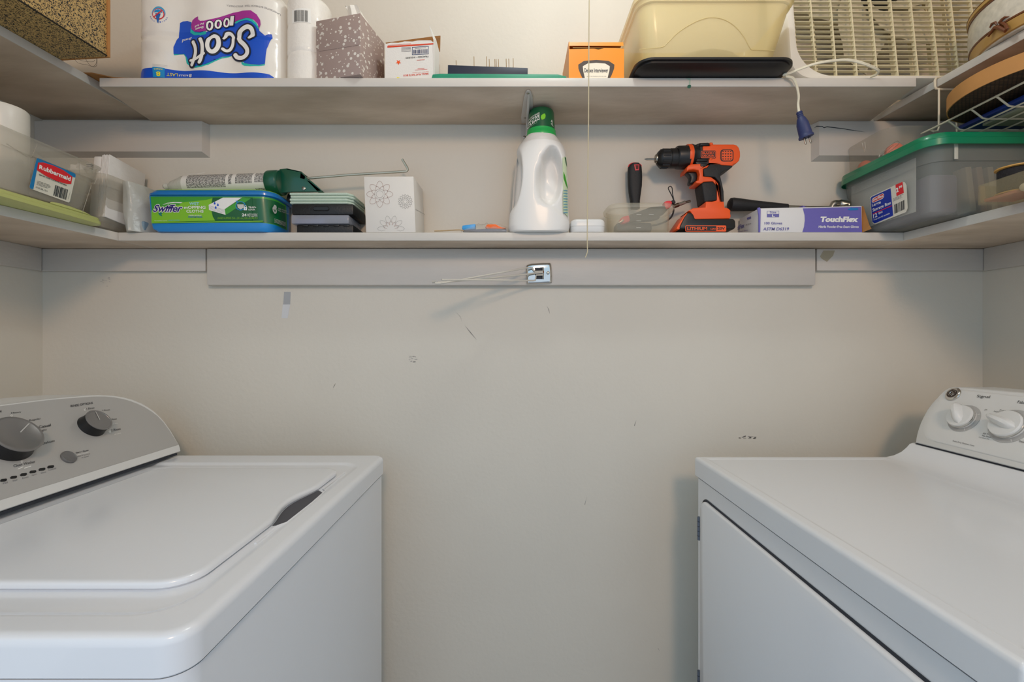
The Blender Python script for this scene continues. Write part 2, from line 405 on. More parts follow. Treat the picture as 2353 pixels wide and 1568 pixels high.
# console
CPp = Pl((-.815, 0, H-.272), (1, 0, .8)); z2 = Z(0, 880, 4.9)
def console_outline(pts, zz, cyc, pl):
    far = [pl.hit(*zz(a, b)) for a, b in pts]
    far = [p for p in far if p.y > cyc+.01]
    return far+[Vector((p.x, 2*cyc-p.y, p.z)) for p in reversed(far)]
outer = [(2037, 768), (2032, 735), (2020, 700), (1980, 632), (1930, 545), (1860, 445), (1800, 378), (1740, 322), (1670, 272), (1600, 232), (1500, 190), (1400, 163), (1300, 146), (1200, 138), (1100, 137), (1000, 140), (700, 163), (500, 183)]
inner = [(2006, 700), (1960, 628), (1905, 540), (1838, 450), (1770, 378), (1700, 325), (1620, 275), (1540, 238), (1460, 208), (1380, 186), (1280, 167), (1180, 158), (1080, 158), (1000, 161), (700, 184), (500, 203)]
mb = MB(); oo = console_outline(outer, z2, .782, CPp)
n_ = CPp.n
mb.loft([[p+Vector((-.10, 0, -.0)) for p in oo], [p+Vector((-.02, 0, .0)) for p in oo], [p-n_*.003 for p in oo], [p+(Vector((p.x, .782, H-.2))-p).normalized()*.0022+n_*.0 for p in oo]], M['plwhite'])
mb.box(-1.005, -.835, .452, 1.112, .926, .945, M['plwhite'], .004); mb.build('console_housing', ws)
mb = MB(); io = console_outline(inner, z2, .782, CPp)
mb.prism([p+n_*.0002 for p in io], n_*.0008, M['silver']); pan = mb.build('control_panel', ws)
mb = MB(); mb.box(-.8215, -.8165, .46, 1.11, .9315, .9365, M['gap']); mb.build('console_gap', ws)
pf = Pl(CPp.p+CPp.n*.0011, CPp.n)
mb = MB()
def t2(body, bl, br, tl, m='ink', b=0.0): MB().text(pf, body, z2(*bl), z2(*br), z2(*tl), M[m], b).build('printed_word', pan)
t2('RINSE OPTIONS', (795, 277), (1045, 240), (792, 252), b=.01)
t2('1 Rinse', (972, 308), (1062, 292), (970, 286)); t2('2 Rinses', (1150, 322), (1236, 312), (1148, 306))
t2('1 Rinse', (1240, 425), (1314, 415), (1238, 408)); t2('2 Rinses', (1252, 551), (1357, 532), (1250, 524))
t2('with softener', (1262, 473), (1325, 461), (1260, 463), 'white'); t2('with softener', (1285, 592), (1362, 572), (1283, 578), 'white')
t2('Start / Pause', (851, 800), (995, 768), (848, 784), b=.015)
t2('Hold 3 Seconds', (870, 838), (1012, 806), (868, 828)); t2('to Cancel', (915, 853), (998, 832), (913, 843))
t2('Casual', (435, 517), (572, 490), (430, 488), b=.012); t2('Light', (442, 560), (526, 543), (438, 534))
t2('Regular', (328, 442), (462, 418), (324, 416)); t2('Heavy', (125, 357), (238, 342), (122, 334)); t2('Delicate', (480, 698), (615, 664), (475, 672))
t2('Clean Washer', (152, 955), (398, 902), (146, 925)); t2('N', (-30, 336), (14, 334), (-32, 312), b=.02)
for i, (a, b, s) in enumerate(((58, 1140, 'Fill'), (167, 1110, 'Wash'), (283, 1080, 'Rinse'), (385, 1047, 'Spin'), (488, 1020, 'Done'), (587, 987, 'Locked'))):
    w_ = len(s)*7
    t2(s, (a-w_, b+7), (a+w_, b+7-w_*.55), (a-w_-2, b-10), 'grey')
MB().poly(pf, [z2(862, 816), z2(1000, 780), z2(1000, 784), z2(862, 820)], M['white']).build('printed_mark', pan)
for a, b, w_ in ((230, 955, 30), (310, 946, 40)): MB().poly(pf, [z2(a-w_, b+14), z2(a+w_, b-12), z2(a+w_, b-2), z2(a-w_, b+24)], M['white']).build('printed_mark', pan)
for a, b in ((957, 306), (1236, 551), (450, 692), (244, 889), (130, 372)):
    o_ = [(a+14*math.cos(t), b+12*math.sin(t)) for t in [k*PI/5 for k in range(10)]]; mb = MB(); mb.poly(pf, [z2(*q) for q in o_], M['white'])
    mb.poly(pf, [z2(a+(x-a)*.55, b+(y-b)*.55) for x, y in o_], M['silver'], .0008); mb.build('printed_mark', pan)
for a, b in ((37, 1100), (150, 1067), (262, 1036), (367, 1005), (470, 977), (568, 949)):
    mb = MB(); pts = []
    for k in range(16):
        t = 2*PI*k/16; ux = (22 if math.cos(t) > 0 else -22)+14*math.cos(t); uy = 14*math.sin(t)
        pts.append(z2(a+ux, b+uy-ux*.12))
    mb.prism([pf.hit(*q) for q in pts], n_*.0012, M['black']); mb.build('indicator_light', pan)
def knob(face_px, h, r, rim, parent, mark, start=0.0):
    tp = Pl(CPp.p+CPp.n*(h+.001), CPp.n); c = tp.hit(*face_px); o = c-CPp.n*h
    k = MB().lathe([(r*1.05, 0), (r*.98, h*.25), (r*.95, h*.9)], o, CPp.n, M['black'], 40).build('knob', parent)
    MB().lathe([(r*.95, h*.86), (r, h*.9), (r, h*.98), (r*.95, h), (r*.88, h), (r*.86, h-.0006), (.0005, h-.0006)], o, CPp.n, M['knobtop'], 48).build('cap', k)
    d = (tp.hit(*mark)-c).normalized(); s = d.cross(CPp.n)
    mm = MB(); q = c+CPp.n*.0003
    mm.add([q+d*r*start+s*.0008, q+d*r*start-s*.0008, q+d*r*.84-s*.0007, q+d*r*.84+s*.0007], [(0, 1, 2, 3)], M['lgrey']); mm.build('pointer_line', k)
knob(z2(215, 572), .026, .0375, 1, ws, z2(345, 440), .1)
knob(z2(1122, 415), .022, .0255, 1, ws, z2(1070, 312))
c = pf.hit(*z2(768, 842)); MB().lathe([(.0135, 0), (.0132, .003), (.0115, .0042), (.010, .0034), (.0005, .0028)], c, n_, mat('grey_button', '#6c6b6b', .3), 32).build('start_button', ws)

# ---------------------------------------------------------------- dryer
dr = thing('clothes_dryer', 'white clothes dryer with hinged side-swing door and white dial panel, on the right', 'clothes dryer', (.79, .7325, 0))
dx0, dx1, dy0, dy1 = .434, 1.14, .385, 1.084; dt = H-.2747
def dring(ins, z, r=.006): return rrect(dx0+ins, dx1-ins, dy0+ins, dy1-ins, max(.003, r-ins), z, 6)
mb = MB(); mb.loft([dring(.008, dt-.040), dring(.001, dt-.044), dring(0, dt-.043), dring(0, dt-.042), dring(0, dt-.008), dring(0, dt-.0065), dring(.001, dt-.003), dring(.003, dt-.001), dring(.0065, dt), dring(.008, dt), dring(.019, dt), dring(.020, dt), dring(.023, dt-.0012), dring(.026, dt-.0015), dring(.028, dt-.0015)], M['enamel2'])
prof = [(.86, dt-.004), (.86, dt-.0015), (.885, dt-.0005), (.905, dt+.004), (.922, dt+.012), (.934, dt+.022), (.942, dt+.031), (.950, H-.2412), (1.138, H-.2412), (1.138, dt-.004)]
mb.prism([(a, dy0+.006, b) for a, b in prof], (0, dy1-dy0-.012, 0), M['enamel2'], 0, smooth=True)
mb.build('top_cover', dr)
MB().loft([rrect(dx0+.004, dx1-.003, dy0+.004, dy1-.003, .012, z, 5) for z in (.02, dt-.0475)], M['enamel2']).build('cabinet', dr)
MB().box(dx0+.007, dx1-.007, dy0+.007, dy1-.007, 0, dt-.040, M['gap']).build('base', dr)
mb = MB(); mb.prism([Vector((dx0+.0038, p.x, p.y)) for p in rrect(.436, 1.049, .25, H-.3565, .03, 0, 6)], (-.0012, 0, 0), M['gap']); mb.build('door_gap_shade', dr)  # dark plate behind the door, stands in for the shaded gap round it
def drg(ins, x): return [Vector((x, p.x, p.y)) for p in rrect(.44+ins, 1.0445-ins, .254+ins, H-.361-ins, .028-ins, 0, 6)]
door = MB().loft([drg(0, dx0+.0036), drg(0, dx0-.0005), drg(.0012, dx0-.003), drg(.004, dx0-.0045)], M['enamel2']).build('door', dr)
M['hinge'] = mat('dull_hinge_steel', '#6f7787', .4, .7)
for za, zb in ((zr(1190, 1.05), zr(1244, 1.05)), (zr(1545, 1.05), zr(1600, 1.05))):
    mb = MB()
    for k in range(5):
        a = za+(zb-za)*k/5; b = za+(zb-za)*(k+.88)/5
        mb.lathe([(.0042, 0), (.0042, b-a)], (dx0-.001, 1.0535, a), (0, 0, 1), M['hinge'], 14)
    mb.build('hinge', door)
DP = Pl((.945, 0, H-.24), (-1, 0, .6)); z4 = Z(1960, 860, 5.227); dn = DP.n
outer = [(742, 830), (748, 780), (760, 720), (778, 655), (800, 592), (835, 515), (880, 430), (940, 350), (1000, 282), (1045, 232), (1090, 195), (1135, 170), (1180, 158), (1260, 157), (1500, 180), (1800, 206), (2054, 228)]
oo = console_outline(outer, z4, .7325, DP)
cen = Vector((.99, .7325, H-.17))
mb = MB(); mb.loft([[p+Vector((.085, 0, 0)) for p in oo], [p+Vector((.02, 0, -.0)) for p in oo], [p+Vector((.004, 0, 0)) for p in oo], [p+Vector((.001, (.7325-p.y)*.006, (H-.17-p.z)*.02)) for p in oo], [p+Vector((0, (.7325-p.y)*.014, (H-.17-p.z)*.05)) for p in oo]], M['plwhite'])
mb.box(1.01, 1.13, .41, 1.055, H-.2412, H-.12, M['plwhite'], .01)
mb.build('console_housing', dr)
MB().box(.9462, .96, .40, 1.068, H-.2416, H-.2400, M['gap']).build('console_gap', dr)
inner = [(1240, 185), (1140, 190), (1070, 240), (1000, 322), (930, 430), (880, 520), (845, 620), (842, 690), (865, 750), (910, 795), (1000, 822), (2054, 1085)]
far = [DP.hit(*z4(a, b)) for a, b in inner]; zb = far[-1].z; far = far[:-1]+[Vector((DP.p.x+.6*(zb-DP.p.z), .82, zb))]
far = [p for p in far if p.y > .75]; io = far+[Vector((p.x, 2*.7325-p.y, p.z)) for p in reversed(far)]
ctr = sum(io, Vector())/len(io)
mb = MB(); mb.loft([[p-dn*.001 for p in io], [p+dn*.0012 for p in io], [p+(ctr-p)*.025+dn*.0032 for p in io], [p+(ctr-p)*.05+dn*.0038 for p in io]], M['plwhite'])
dpan = mb.build('control_panel', dr)
dpf = Pl(DP.p+dn*.0041, dn)
mb = MB()
def t4(body, bl, br, tl, m='ink', b=0.0): MB().text(dpf, body, z4(*bl), z4(*br), z4(*tl), M[m], b).build('printed_word', dpan)
t4('Signal', (1483, 290), (1640, 302), (1498, 250)); t4('Fabric Care', (1975, 352), (2230, 385), (1990, 318))
t4('Off', (1265, 393), (1302, 386), (1272, 372)); t4('On', (1578, 440), (1612, 435), (1586, 425))
t4('Cottons', (1763, 447), (1868, 458), (1768, 425)); t4('Regular Heat', (1693, 458), (1855, 475), (1698, 442))
t4('Air Fluff', (1562, 722), (1665, 742), (1568, 702)); t4('No Heat', (1553, 748), (1655, 768), (1558, 732)); t4('Cool Down Dry', (1512, 768), (1638, 793), (1516, 754))
t4('Auto-Dry Clothes Care', (1197, 815), (1458, 877), (1202, 795)); t4('Delicates', (1998, 818), (2120, 845), (2003, 797))
# badge
c = DP.hit(*z4(1225, 254))+dn*.004
bd = MB().lathe([(.0165, 0), (.0165, .002), (.0145, .004), (.011, .0045), (.0005, .0052)], c, dn, M['chrome'], 32).build('badge', dpan)
mb = MB(); cc = c+dn*.0056; up = Vector((.6, 0, 1)).normalized(); rt = Vector((0, -1, 0))
mb.add([cc-dn*.0004+up*.0108*math.cos(2*PI*k/24)+rt*.0108*math.sin(2*PI*k/24) for k in range(24)], [list(range(24))], mat('badge_dark', '#4d423b', .4, .5))
for q in range(4):
    a0 = q*PI/2+.4
    mb.tube([cc+up*(.0075*math.sin(a0+t)+.002*math.sin(3*t))+rt*.0075*math.cos(a0+t) for t in [k*.13 for k in range(9)]], .0006, M['chrome'], 5)
mb.tube([cc+up*.0035*math.sin(t)+rt*.0035*math.cos(t) for t in [k*.5 for k in range(14)]], .0008, M['chrome'], 5)
mb.build('badge_swirl', bd)
def dial(face, rad, ringpx, rr_, fin_deg, finlen):
    c = DP.hit(*z4(*ringpx))+dn*.0042
    rg = MB().lathe([(rr_, 0), (rr_, .0006), (.002, .0006)], c, dn, mat('dial_ring_grey', '#b5b4b2', .4), 48).build('dial_ring', dpan)
    for a in (60, 150, 235):
        mb = MB()
        d = up*math.cos(math.radians(a))+rt*math.sin(math.radians(a)); s = d.cross(dn)
        q = c+dn*.0009; mb.add([q+d*rr_*.82+s*.0005, q+d*rr_*.82-s*.0005, q+d*rr_*.97-s*.0005, q+d*rr_*.97+s*.0005], [(0, 1, 2, 3)], M['white']); mb.build('tick_mark', rg)
    c2 = c+dn*.0008
    k = MB().lathe([(rad*.97, 0), (rad, .003), (rad, .010), (rad*.94, .0135), (rad*.6, .0145), (.0005, .015)], c2, dn, M['plwhite'], 40).build('dial', dpan)
    MB().lathe([(rad*1.02, .0045), (rad*1.04, .006), (rad*1.04, .008), (rad*1.02, .0095)], c2, dn, M['chrome'], 40, cap=False).build('chrome_band', k)
    a = math.radians(fin_deg); d = up*math.cos(a)+rt*math.sin(a); s = d.cross(dn)
    rings = []
    for t, wd, ht in ((-.82, .002, .014), (-.6, .0085, .020), (-.2, .0105, .026), (.3, .0095, .029), (.8, .0075, .028), (finlen*.9, .0055, .024), (finlen, .002, .019)):
        q = c2+d*rad*t
        rings.append([q+dn*.012-s*wd, q+dn*ht*.8-s*wd*.8, q+dn*ht-s*wd*.3, q+dn*ht+s*wd*.3, q+dn*ht*.8+s*wd*.8, q+dn*.012+s*wd])
    MB().loft(rings, M['plwhite']).build('grip', k)
dial(None, .026, (1352, 545), .0325, -28, 1.12)
dial(None, .029, (1905, 640), .037, -75, 1.12)
# ================================================================ upper shelf
# toilet paper pack ------------------------------------------------
zu = U1+.0030
X0, X1 = -.902, -.5535
def scott_y(x, z):
    y = 1.078; d = min(x-X0, X1-x)
    if d < .034: q = (.034-max(d, 0))/.034; y += .034*(1-math.sqrt(max(0, 1-q*q)))
    u = (x-X0)/(X1-X0)*3; y += .007*(.5+.5*math.cos(2*PI*u))
    y += .004*math.exp(-((z-(zu+.108))/.006)**2)
    y += .0012*math.sin(60*x+25*z)*math.sin(90*z)
    if z > zu+.20: y += 1.2*(z-zu-.20)
    if z < zu+.008: y += .5*(zu+.008-z)
    return y
m_wrap = mat('pack_film', '#e9e5dd', .22, coat=.4, bump=.35, bscale=40)
mb = MB(); rings = []
for j in range(41):
    z = zu+.222*j/40; r_ = []
    n = 60
    for i in range(n+1):
        x = X0+(X1-X0)*(1-i/n); q = .0 if z < zu+.2 else (z-zu-.2)*.5
        x = X0+q+(x-X0)*(X1-X0-2*q)/(X1-X0); r_.append(Vector((x, scott_y(x, z) if 0 < i < n else scott_y(x, z), z)))
    r_ += [Vector((X0+.002, 1.20, z)), Vector((X0+.02, 1.235, z)), Vector((X1-.02, 1.235, z)), Vector((X1-.002, 1.20, z))]
    rings.append(r_)
mb.loft(rings, m_wrap); sc = mb.build('toilet_paper_pack', label='large white plastic pack of toilet rolls with blue logo printed upside down', cat='toilet paper', angle=1.2)
class Wp: pass
wsc = Wp(); wsc.step = .006; wsc.zstep = .005
PS = face_y(1.078); zs = Z(300, 10, 6.7229)
def lay(mb, pts, m, k, sm=0):
    wsc.f = lambda c: Vector((c.x, scott_y(c.x, c.z)-.0004*k, c.z))
    mb.poly(PS, [zs(*p) for p in pts], m, 0, wsc, sm)
def tlay(mb, s, bl, br, tl, m, k, bold=0):
    wsc.f = lambda c: Vector((c.x, scott_y(c.x, c.z)-.0004*k, c.z))
    mb.text(PS, s, zs(*bl), zs(*br), zs(*tl), m, bold, 0, wsc)
mb = MB()
lay(mb, [(735, 290), (730, 255), (775, 232), (850, 230), (925, 262), (915, 330), (1000, 430), (1150, 430), (1400, 330), (1620, 255), (1800, 225), (1900, 260), (1975, 340), (1990, 410), (2000, 450), (2060, 462), (2120, 435), (2155, 430), (2158, 480), (2130, 560), (2085, 700), (2068, 800), (2065, 905), (1980, 928), (1850, 925), (1760, 905), (1745, 880), (1700, 850), (1560, 765), (1400, 790), (1250, 840), (1150, 930), (1000, 955), (880, 900), (845, 800), (800, 740), (730, 745), (645, 750), (643, 640), (670, 570), (710, 490), (728, 400)], M['blue'], 2)
lay(mb, [(645, 735), (730, 725), (800, 722), (850, 780), (870, 880), (960, 945), (1100, 945), (1220, 880), (1330, 815), (1480, 775), (1560, 760), (1480, 795), (1390, 815), (1290, 870), (1200, 930), (1100, 965), (1000, 975), (900, 945), (840, 890), (820, 790), (790, 745), (730, 750), (650, 768)], M['teal'], 1)
lay(mb, [(1705, 870), (1745, 900), (1850, 928), (1980, 930), (2065, 908), (2060, 930), (1980, 948), (1850, 955), (1750, 945), (1705, 915)], M['teal'], 1)
lay(mb, [(918, 330), (930, 380), (985, 420), (1070, 430), (1160, 415), (1160, 445), (1060, 465), (960, 455), (905, 420)], M['teal'], 3)
lay(mb, [(1600, 245), (1700, 222), (1800, 212), (1880, 235), (1945, 290), (1980, 360), (1975, 385), (1930, 320), (1870, 270), (1790, 245), (1700, 250), (1600, 280)], M['teal'], 3)
lay(mb, [(925, 300), (950, 240), (1000, 210), (1048, 192), (1045, 235), (1085, 265), (1150, 262), (1280, 215), (1420, 155), (1560, 105), (1720, 88), (1860, 98), (1950, 160), (2000, 240), (2008, 310), (1985, 385), (1968, 300), (1900, 235), (1800, 210), (1620, 240), (1400, 330), (1160, 410), (1060, 422), (980, 412), (925, 365)], M['mag'], 4)
lay(mb, [(60, 1060), (75, 1000), (150, 976), (500, 985), (900, 1010), (1400, 1035), (1900, 1052), (2130, 1065), (2180, 1090), (2165, 1140), (1900, 1143), (60, 1125)], M['blue'], 1)
lay(mb, [(342, 970), (522, 978), (522, 1128), (342, 1122)], M['cyan'], 2)
lay(mb, [(2195, 1095), (2330, 1143), (2180, 1143)], M['yellow'], 1)
# upside-down lettering: baseline on top, so bl is at upper right
def ud(s, x0, y0, x1, y1, m, k, sl=0, dy=0, bold=0):     # box x0..x1, y0 (upper, baseline) .. y1; dy: right end lower(+)
    tlay(mb, s, (x1, y0+dy), (x0, y0), (x1+sl, y1+dy), m, k, bold)
def brush(path, wd, m, k, n=5, closed=False):
    pts = crom([(a, b_, 0) for a, b_ in path], n, closed); N_ = len(pts); L_ = []; R_ = []
    for i, p in enumerate(pts):
        t = (pts[(i+1) % N_ if closed else min(i+1, N_-1)]-pts[(i-1) % N_ if closed else max(i-1, 0)]).normalized(); q = Vector((-t.y, t.x, 0))*wd/2
        L_.append(p+q); R_.append(p-q)
    rng = range(N_ if closed else N_-1)
    wsc.f = lambda c: Vector((c.x, scott_y(c.x, c.z)-.0004*k, c.z))
    allp = L_+R_; vv = [PS.hit(*zs(p.x, p.y), 0) for p in allp]
    mb.flat(vv, [(i, (i+1) % N_, N_+(i+1) % N_, N_+i) for i in rng], m, wsc)
    if not closed:
        for e in (pts[0], pts[-1]): lay(mb, [(e.x+wd/2*math.cos(a), e.y+wd/2*math.sin(a)) for a in [j*PI/8 for j in range(16)]], m, k+.05)
strokes = [([(1835, 500), (1878, 460), (1880, 400), (1840, 358), (1785, 352), (1700, 392), (1655, 465), (1680, 550), (1750, 620), (1805, 700), (1795, 775), (1720, 822), (1640, 808), (1600, 765)], 66, False),
           ([(1425, 505), (1465, 440), (1530, 436), (1566, 500), (1560, 600), (1512, 682), (1455, 700), (1410, 675)], 46, False),
           ([(1275+78*math.cos(t)-.10*128*math.sin(t), 608+128*math.sin(t)) for t in [j*PI/6 for j in range(12)]], 62, True),
           ([(1078, 535), (1112, 610), (1120, 700), (1108, 790), (1090, 860), (1072, 900)], 54, False),
           ([(962, 580), (992, 650), (1000, 730), (988, 810), (966, 880), (945, 930)], 54, False),
           ([(920, 862), (1000, 850), (1080, 800), (1140, 765)], 40, False)]
for ew, m, k in ((52, M['navyk'], 5), (0, M['white'], 6)):
    for p_, w_, cl_ in strokes: brush(p_, w_+ew, m, k, 5, cl_)
for bold, m, k in ((.075, M['navyk'], 7), (.02, M['white'], 8)):
    f = 12 if bold > .05 else 0
    for ch, x0_, y0_, x1_, y1_, s_ in (('1', 1530, 165, 1590, 310, -20), ('0', 1425, 190, 1520, 340, -12), ('0', 1305, 225, 1405, 375, -12), ('0', 1185, 262, 1290, 412, -12)):
        tlay(mb, ch, (x1_+f, y0_-f), (x0_-f, y0_-f), (x1_+f+s_, y1_+f), m, k, bold)
ud('Sheets', 1003, 375, 1140, 352, M['white'], 7, -5, 0, .02) if False else None
tlay(mb, 'Sheets', (1142, 345), (1005, 372), (1138, 378), M['white'], 7, .02)
tlay(mb, 'Per Roll', (1148, 293), (997, 335), (1144, 322), M['white'], 7, .02)
tlay(mb, 'Brand', (920, 478), (775, 520), (915, 530), M['white'], 4, .01)
ud('8', 886, 1062, 928, 1112, M['white'], 3, bold=.02); ud('ROLLS', 722, 1068, 868, 1096, M['white'], 3, bold=.015); ud('LAST', 550, 1050, 706, 1098, M['yellow'], 3)
ud('8', 398, 1040, 462, 1108, M['yellow'], 3, bold=.03); ud('WEEKS', 368, 990, 498, 1015, M['yellow'], 3)
ud('UNSCENTED BATHROOM TISSUE   8 ROLLS-ONE-PLY-', 1450, -30, 2245, -4, M['grey'], 1, 0, 78)
for row, yy in ((0, 925), (1, 945)):
    lay(mb, [(340, yy), (555, yy+8), (555, yy+14), (340, yy+6)], M['lgrey'], 1)
# septic safe mark
def circ(cx, cy, r, n=28, sy=1.0): return [(cx+r*math.cos(2*PI*k/n), cy+r*sy*math.sin(2*PI*k/n)) for k in range(n)]
lay(mb, circ(430, 130, 100), mat('pale_blue_print', '#4ba3cf', .4), 1); lay(mb, circ(430, 152, 88), M['red'], 2); lay(mb, circ(430, 152, 76), M['paper'], 3)
lay(mb, [(365, 130), (385, 95), (430, 80), (475, 95), (495, 130)], M['cyan'], 4)
lay(mb, [(392, 145), (470, 145), (462, 172), (438, 185), (438, 292), (425, 292), (425, 185), (400, 172)], mat('mid_blue_print', '#1b5fae', .4), 4)
lay(mb, [(370, 200), (482, 92), (492, 104), (380, 212)], M['red'], 5)
for i, ch in enumerate('SEPTIC SAFE'):
    if ch == ' ': continue
    a = math.radians(150-i*12-0); 
    cx_, cy_ = 430+128*math.cos(math.radians(160-(10-i)*14)), 150+128*math.sin(math.radians(160-(10-i)*14))
    tlay(mb, ch, (cx_+8, cy_-8), (cx_-8, cy_-8), (cx_+8, cy_+10), M['blue'], 1)
mb.build('printed_film', sc)
# cardboard sheet under the pack
mb = MB(); mb.prism([P(200, 171, 1.20), P(300, 172.0, 1.10), Vector((-.76, 1.063, zu+.0045)), Vector((-.76, 1.14, zu+.0045)), Vector((-1.10, 1.20, zu+.018))], (0, 0, .003), M['card'])
mb = MB(); pf0 = [(-1.03, H+.6278), (-.986, H+.6278), (-.935, H+.6172), (-.90, H+.6150), (-.72, H+.6148)]
mb.prism([(x, 1.068, z) for x, z in pf0]+[(x, 1.068, z+.0025) for x, z in reversed(pf0)], (0, .14, 0), M['card'])
mb.prism([(-.955, 1.064, zu+.0005), (-.90, 1.0635, zu+.0005), (-.90, 1.075, zu+.0005), (-.95, 1.09, zu+.0005)], (0, 0, .003), M['card']) if False else None
mb.build('cardboard_sheet', label='thin brown cardboard sheet lying in the left corner of the upper shelf', cat='cardboard')

zu = U1+.0003
# paper roll ---------------------------------------------------------
m_roll = mat('quilted_roll_paper', '#ece8e0', .55, bump=.6, bscale=130, coat=.3)
cx, cy = -.5005, 1.128
mb = MB(); prof = []
for j in range(45):
    t = j/44; z = .222*t; r = .0505
    for zz_ in (.075, .148): r -= .0025*math.exp(-((z-zz_)/.003)**2)
    if z > .20: r -= .022*((z-.20)/.022)**2.2
    if z < .006: r -= .004*(1-z/.006)
    prof.append((r, z))
prof += [(.020, .221), (.018, .212), (.001, .210)]
mb.lathe(prof, (cx, cy, zu), (0, 0, 1), m_roll, 40); pr = mb.build('paper_roll', label='tall wrapped white paper roll with a barcode, right of the toilet paper pack', cat='paper roll')
mb = MB()
class Cyl:
    def __init__(s, cx, cy, r, step=.006): s.cx, s.cy, s.r, s.step = cx, cy, r, step
    def f(s, c):
        # send the point of the tangent plane straight back onto the cylinder
        dx = c.x-s.cx; dx = max(-s.r*.999, min(s.r*.999, dx)); return Vector((c.x, s.cy-math.sqrt(s.r*s.r-dx*dx), c.z))
cw = Cyl(cx, cy, .0510); pr_pl = face_y(cy-.0510)
mb.poly(pr_pl, [(668, 20), (712, 17), (713, 50), (669, 51)], M['white'], 0, cw)
cw2 = Cyl(cx, cy, .0513)
x = 675
rnd = random.Random(5)
while x < 706:
    wq = rnd.choice((.8, 1.2, 1.8)); mb.poly(pr_pl, [(x, 23), (x+wq, 23), (x+wq, 49), (x, 49)], M['ink'], 0, cw2); x += wq+rnd.choice((.7, 1, 1.3))
mb.build('barcode_label', pr)

# polka dot tissue box --------------------------------------------------
A = Vector((-.350, 1.050, 0)); B = Vector((-.463, 1.0765, 0)); ang = math.atan2(A.y-B.y, A.x-B.x)
u = (B-A).normalized(); v = Vector((-u.y, u.x, 0)) if (-u.y*0+u.x*1) > 0 else Vector((u.y, -u.x, 0))
wdt, dep, hgt = .116, .112, .142
m_dot = mat('dotted_card', '#a08d86', .5)
nt = m_dot.node_tree; b = nt.nodes['Principled BSDF']; tc = nt.nodes.new('ShaderNodeTexCoord')
prev = None
for sc_, th_, sd in ((70, .25, 0), (120, .20, 7)):
    vo = nt.nodes.new('ShaderNodeTexVoronoi'); vo.inputs['Scale'].default_value = sc_
    mp = nt.nodes.new('ShaderNodeMapping'); mp.inputs['Location'].default_value = (sd, sd*.3, sd*.7); nt.links.new(tc.outputs['Object'], mp.inputs[0]); nt.links.new(mp.outputs[0], vo.inputs['Vector'])
    lt = nt.nodes.new('ShaderNodeMath'); lt.operation = 'LESS_THAN'; lt.inputs[1].default_value = th_; nt.links.new(vo.outputs['Distance'], lt.inputs[0])
    if prev is None: prev = lt
    else:
        mx_ = nt.nodes.new('ShaderNodeMath'); mx_.operation = 'MAXIMUM'; nt.links.new(prev.outputs[0], mx_.inputs[0]); nt.links.new(lt.outputs[0], mx_.inputs[1]); prev = mx_
mix = nt.nodes.new('ShaderNodeMix'); mix.data_type = 'RGBA'; mix.inputs[6].default_value = lin('#a08d86'); mix.inputs[7].default_value = lin('#d9d3ca')
nt.links.new(prev.outputs[0], mix.inputs[0]); nt.links.new(mix.outputs[2], b.inputs['Base Color'])
tb = thing('tissue_box', 'brownish pink tissue box with white dots and a tissue sticking up', 'tissue box', (-.42, 1.11, zu))
def tp(a, b_, z): q = A+u*a*wdt+v*b_*dep; return Vector((q.x, q.y, zu+z))
mb = MB(); mb.prism([tp(0, 0, .0005), tp(1, 0, .0005), tp(1, 1, .0005), tp(0, 1, .0005)], (0, 0, hgt), m_dot, .0015); mb.build('box', tb)
pf_ = Pl(tp(0, 0, 0), -(v))
mb = MB(); mb.prism([tp(a, 0, z)-v*.0008 for a, z in ((.0, hgt-.001), (1.0, hgt-.001), (1.0, hgt-.066), (.93, hgt-.073), (.04, hgt-.0735), (.0, hgt-.066))], v*.0008-v*.0001, m_dot, .0003); mb.build('closing_flap', tb)
mb = MB()
rings = []
for k, (zz_, w_) in enumerate(((hgt-.02, .018), (hgt+.005, .024), (hgt+.025, .022), (hgt+.045, .016), (hgt+.058, .014))):
    c = tp(.28, .5, zz_)+Vector((-.010*k*.5, 0, 0)); rings.append([c+Vector(((w_+.004*math.sin(3*t+k))*math.cos(t), .009*math.sin(t)+.004*math.cos(5*t), .003*math.sin(4*t))) for t in [2*PI*q/20 for q in range(20)]])
mb.loft(rings, M['tissue']); mb.build('tissue', tb)

# white shipping box -------------------------------------------------------
zf = Z(880, 50, 6.7229)
fb = thing('shipping_box', 'small open white shipping box with red stripe and upside-down lettering', 'cardboard box', (-.23, 1.13, zu))
fl = (.9905, .137)
DL, DR = 1.10, 1.082
p0 = Vector((xr(884, DL), DL, zu+.0005)); p1 = Vector((xr(996.5, DR), DR, zu+.0005))
fn = Vector((-(p1-p0).y, (p1-p0).x, 0)).normalized()*-1
if fn.y > 0: fn = -fn
FP = Pl(p0, fn)
tl_ = FP.hit(885, 101); tr_ = FP.hit(990, 92.5); tr2 = FP.hit(996.5, 98)
bk = -fn*.085+Vector((-.012, 0, 0))
mb = MB(); th = fn*-.002
fr = [p0, p1, tr2, tr_, FP.hit(960, 93), FP.hit(948, 95.5), FP.hit(930, 95), FP.hit(915, 98.5), FP.hit(900, 98), tl_]
mb.prism(fr, th, M['paper'])
mb.prism([p0+bk, p1+bk, Vector((p1.x, p1.y, tr2.z))+bk, Vector((p0.x, p0.y, tl_.z))+bk], th, M['card'])
mb.prism([p0, p0+bk, Vector((p0.x, p0.y, tl_.z))+bk, tl_], (.002, 0, 0), M['card'])
mb.prism([p1, p1+bk, Vector((p1.x, p1.y, tr2.z))+bk, tr2], (-.002, 0, 0), M['paper'])
mb.prism([p0, p1, p1+bk, p0+bk], (0, 0, .002), M['card']); mb.build('box', fb)
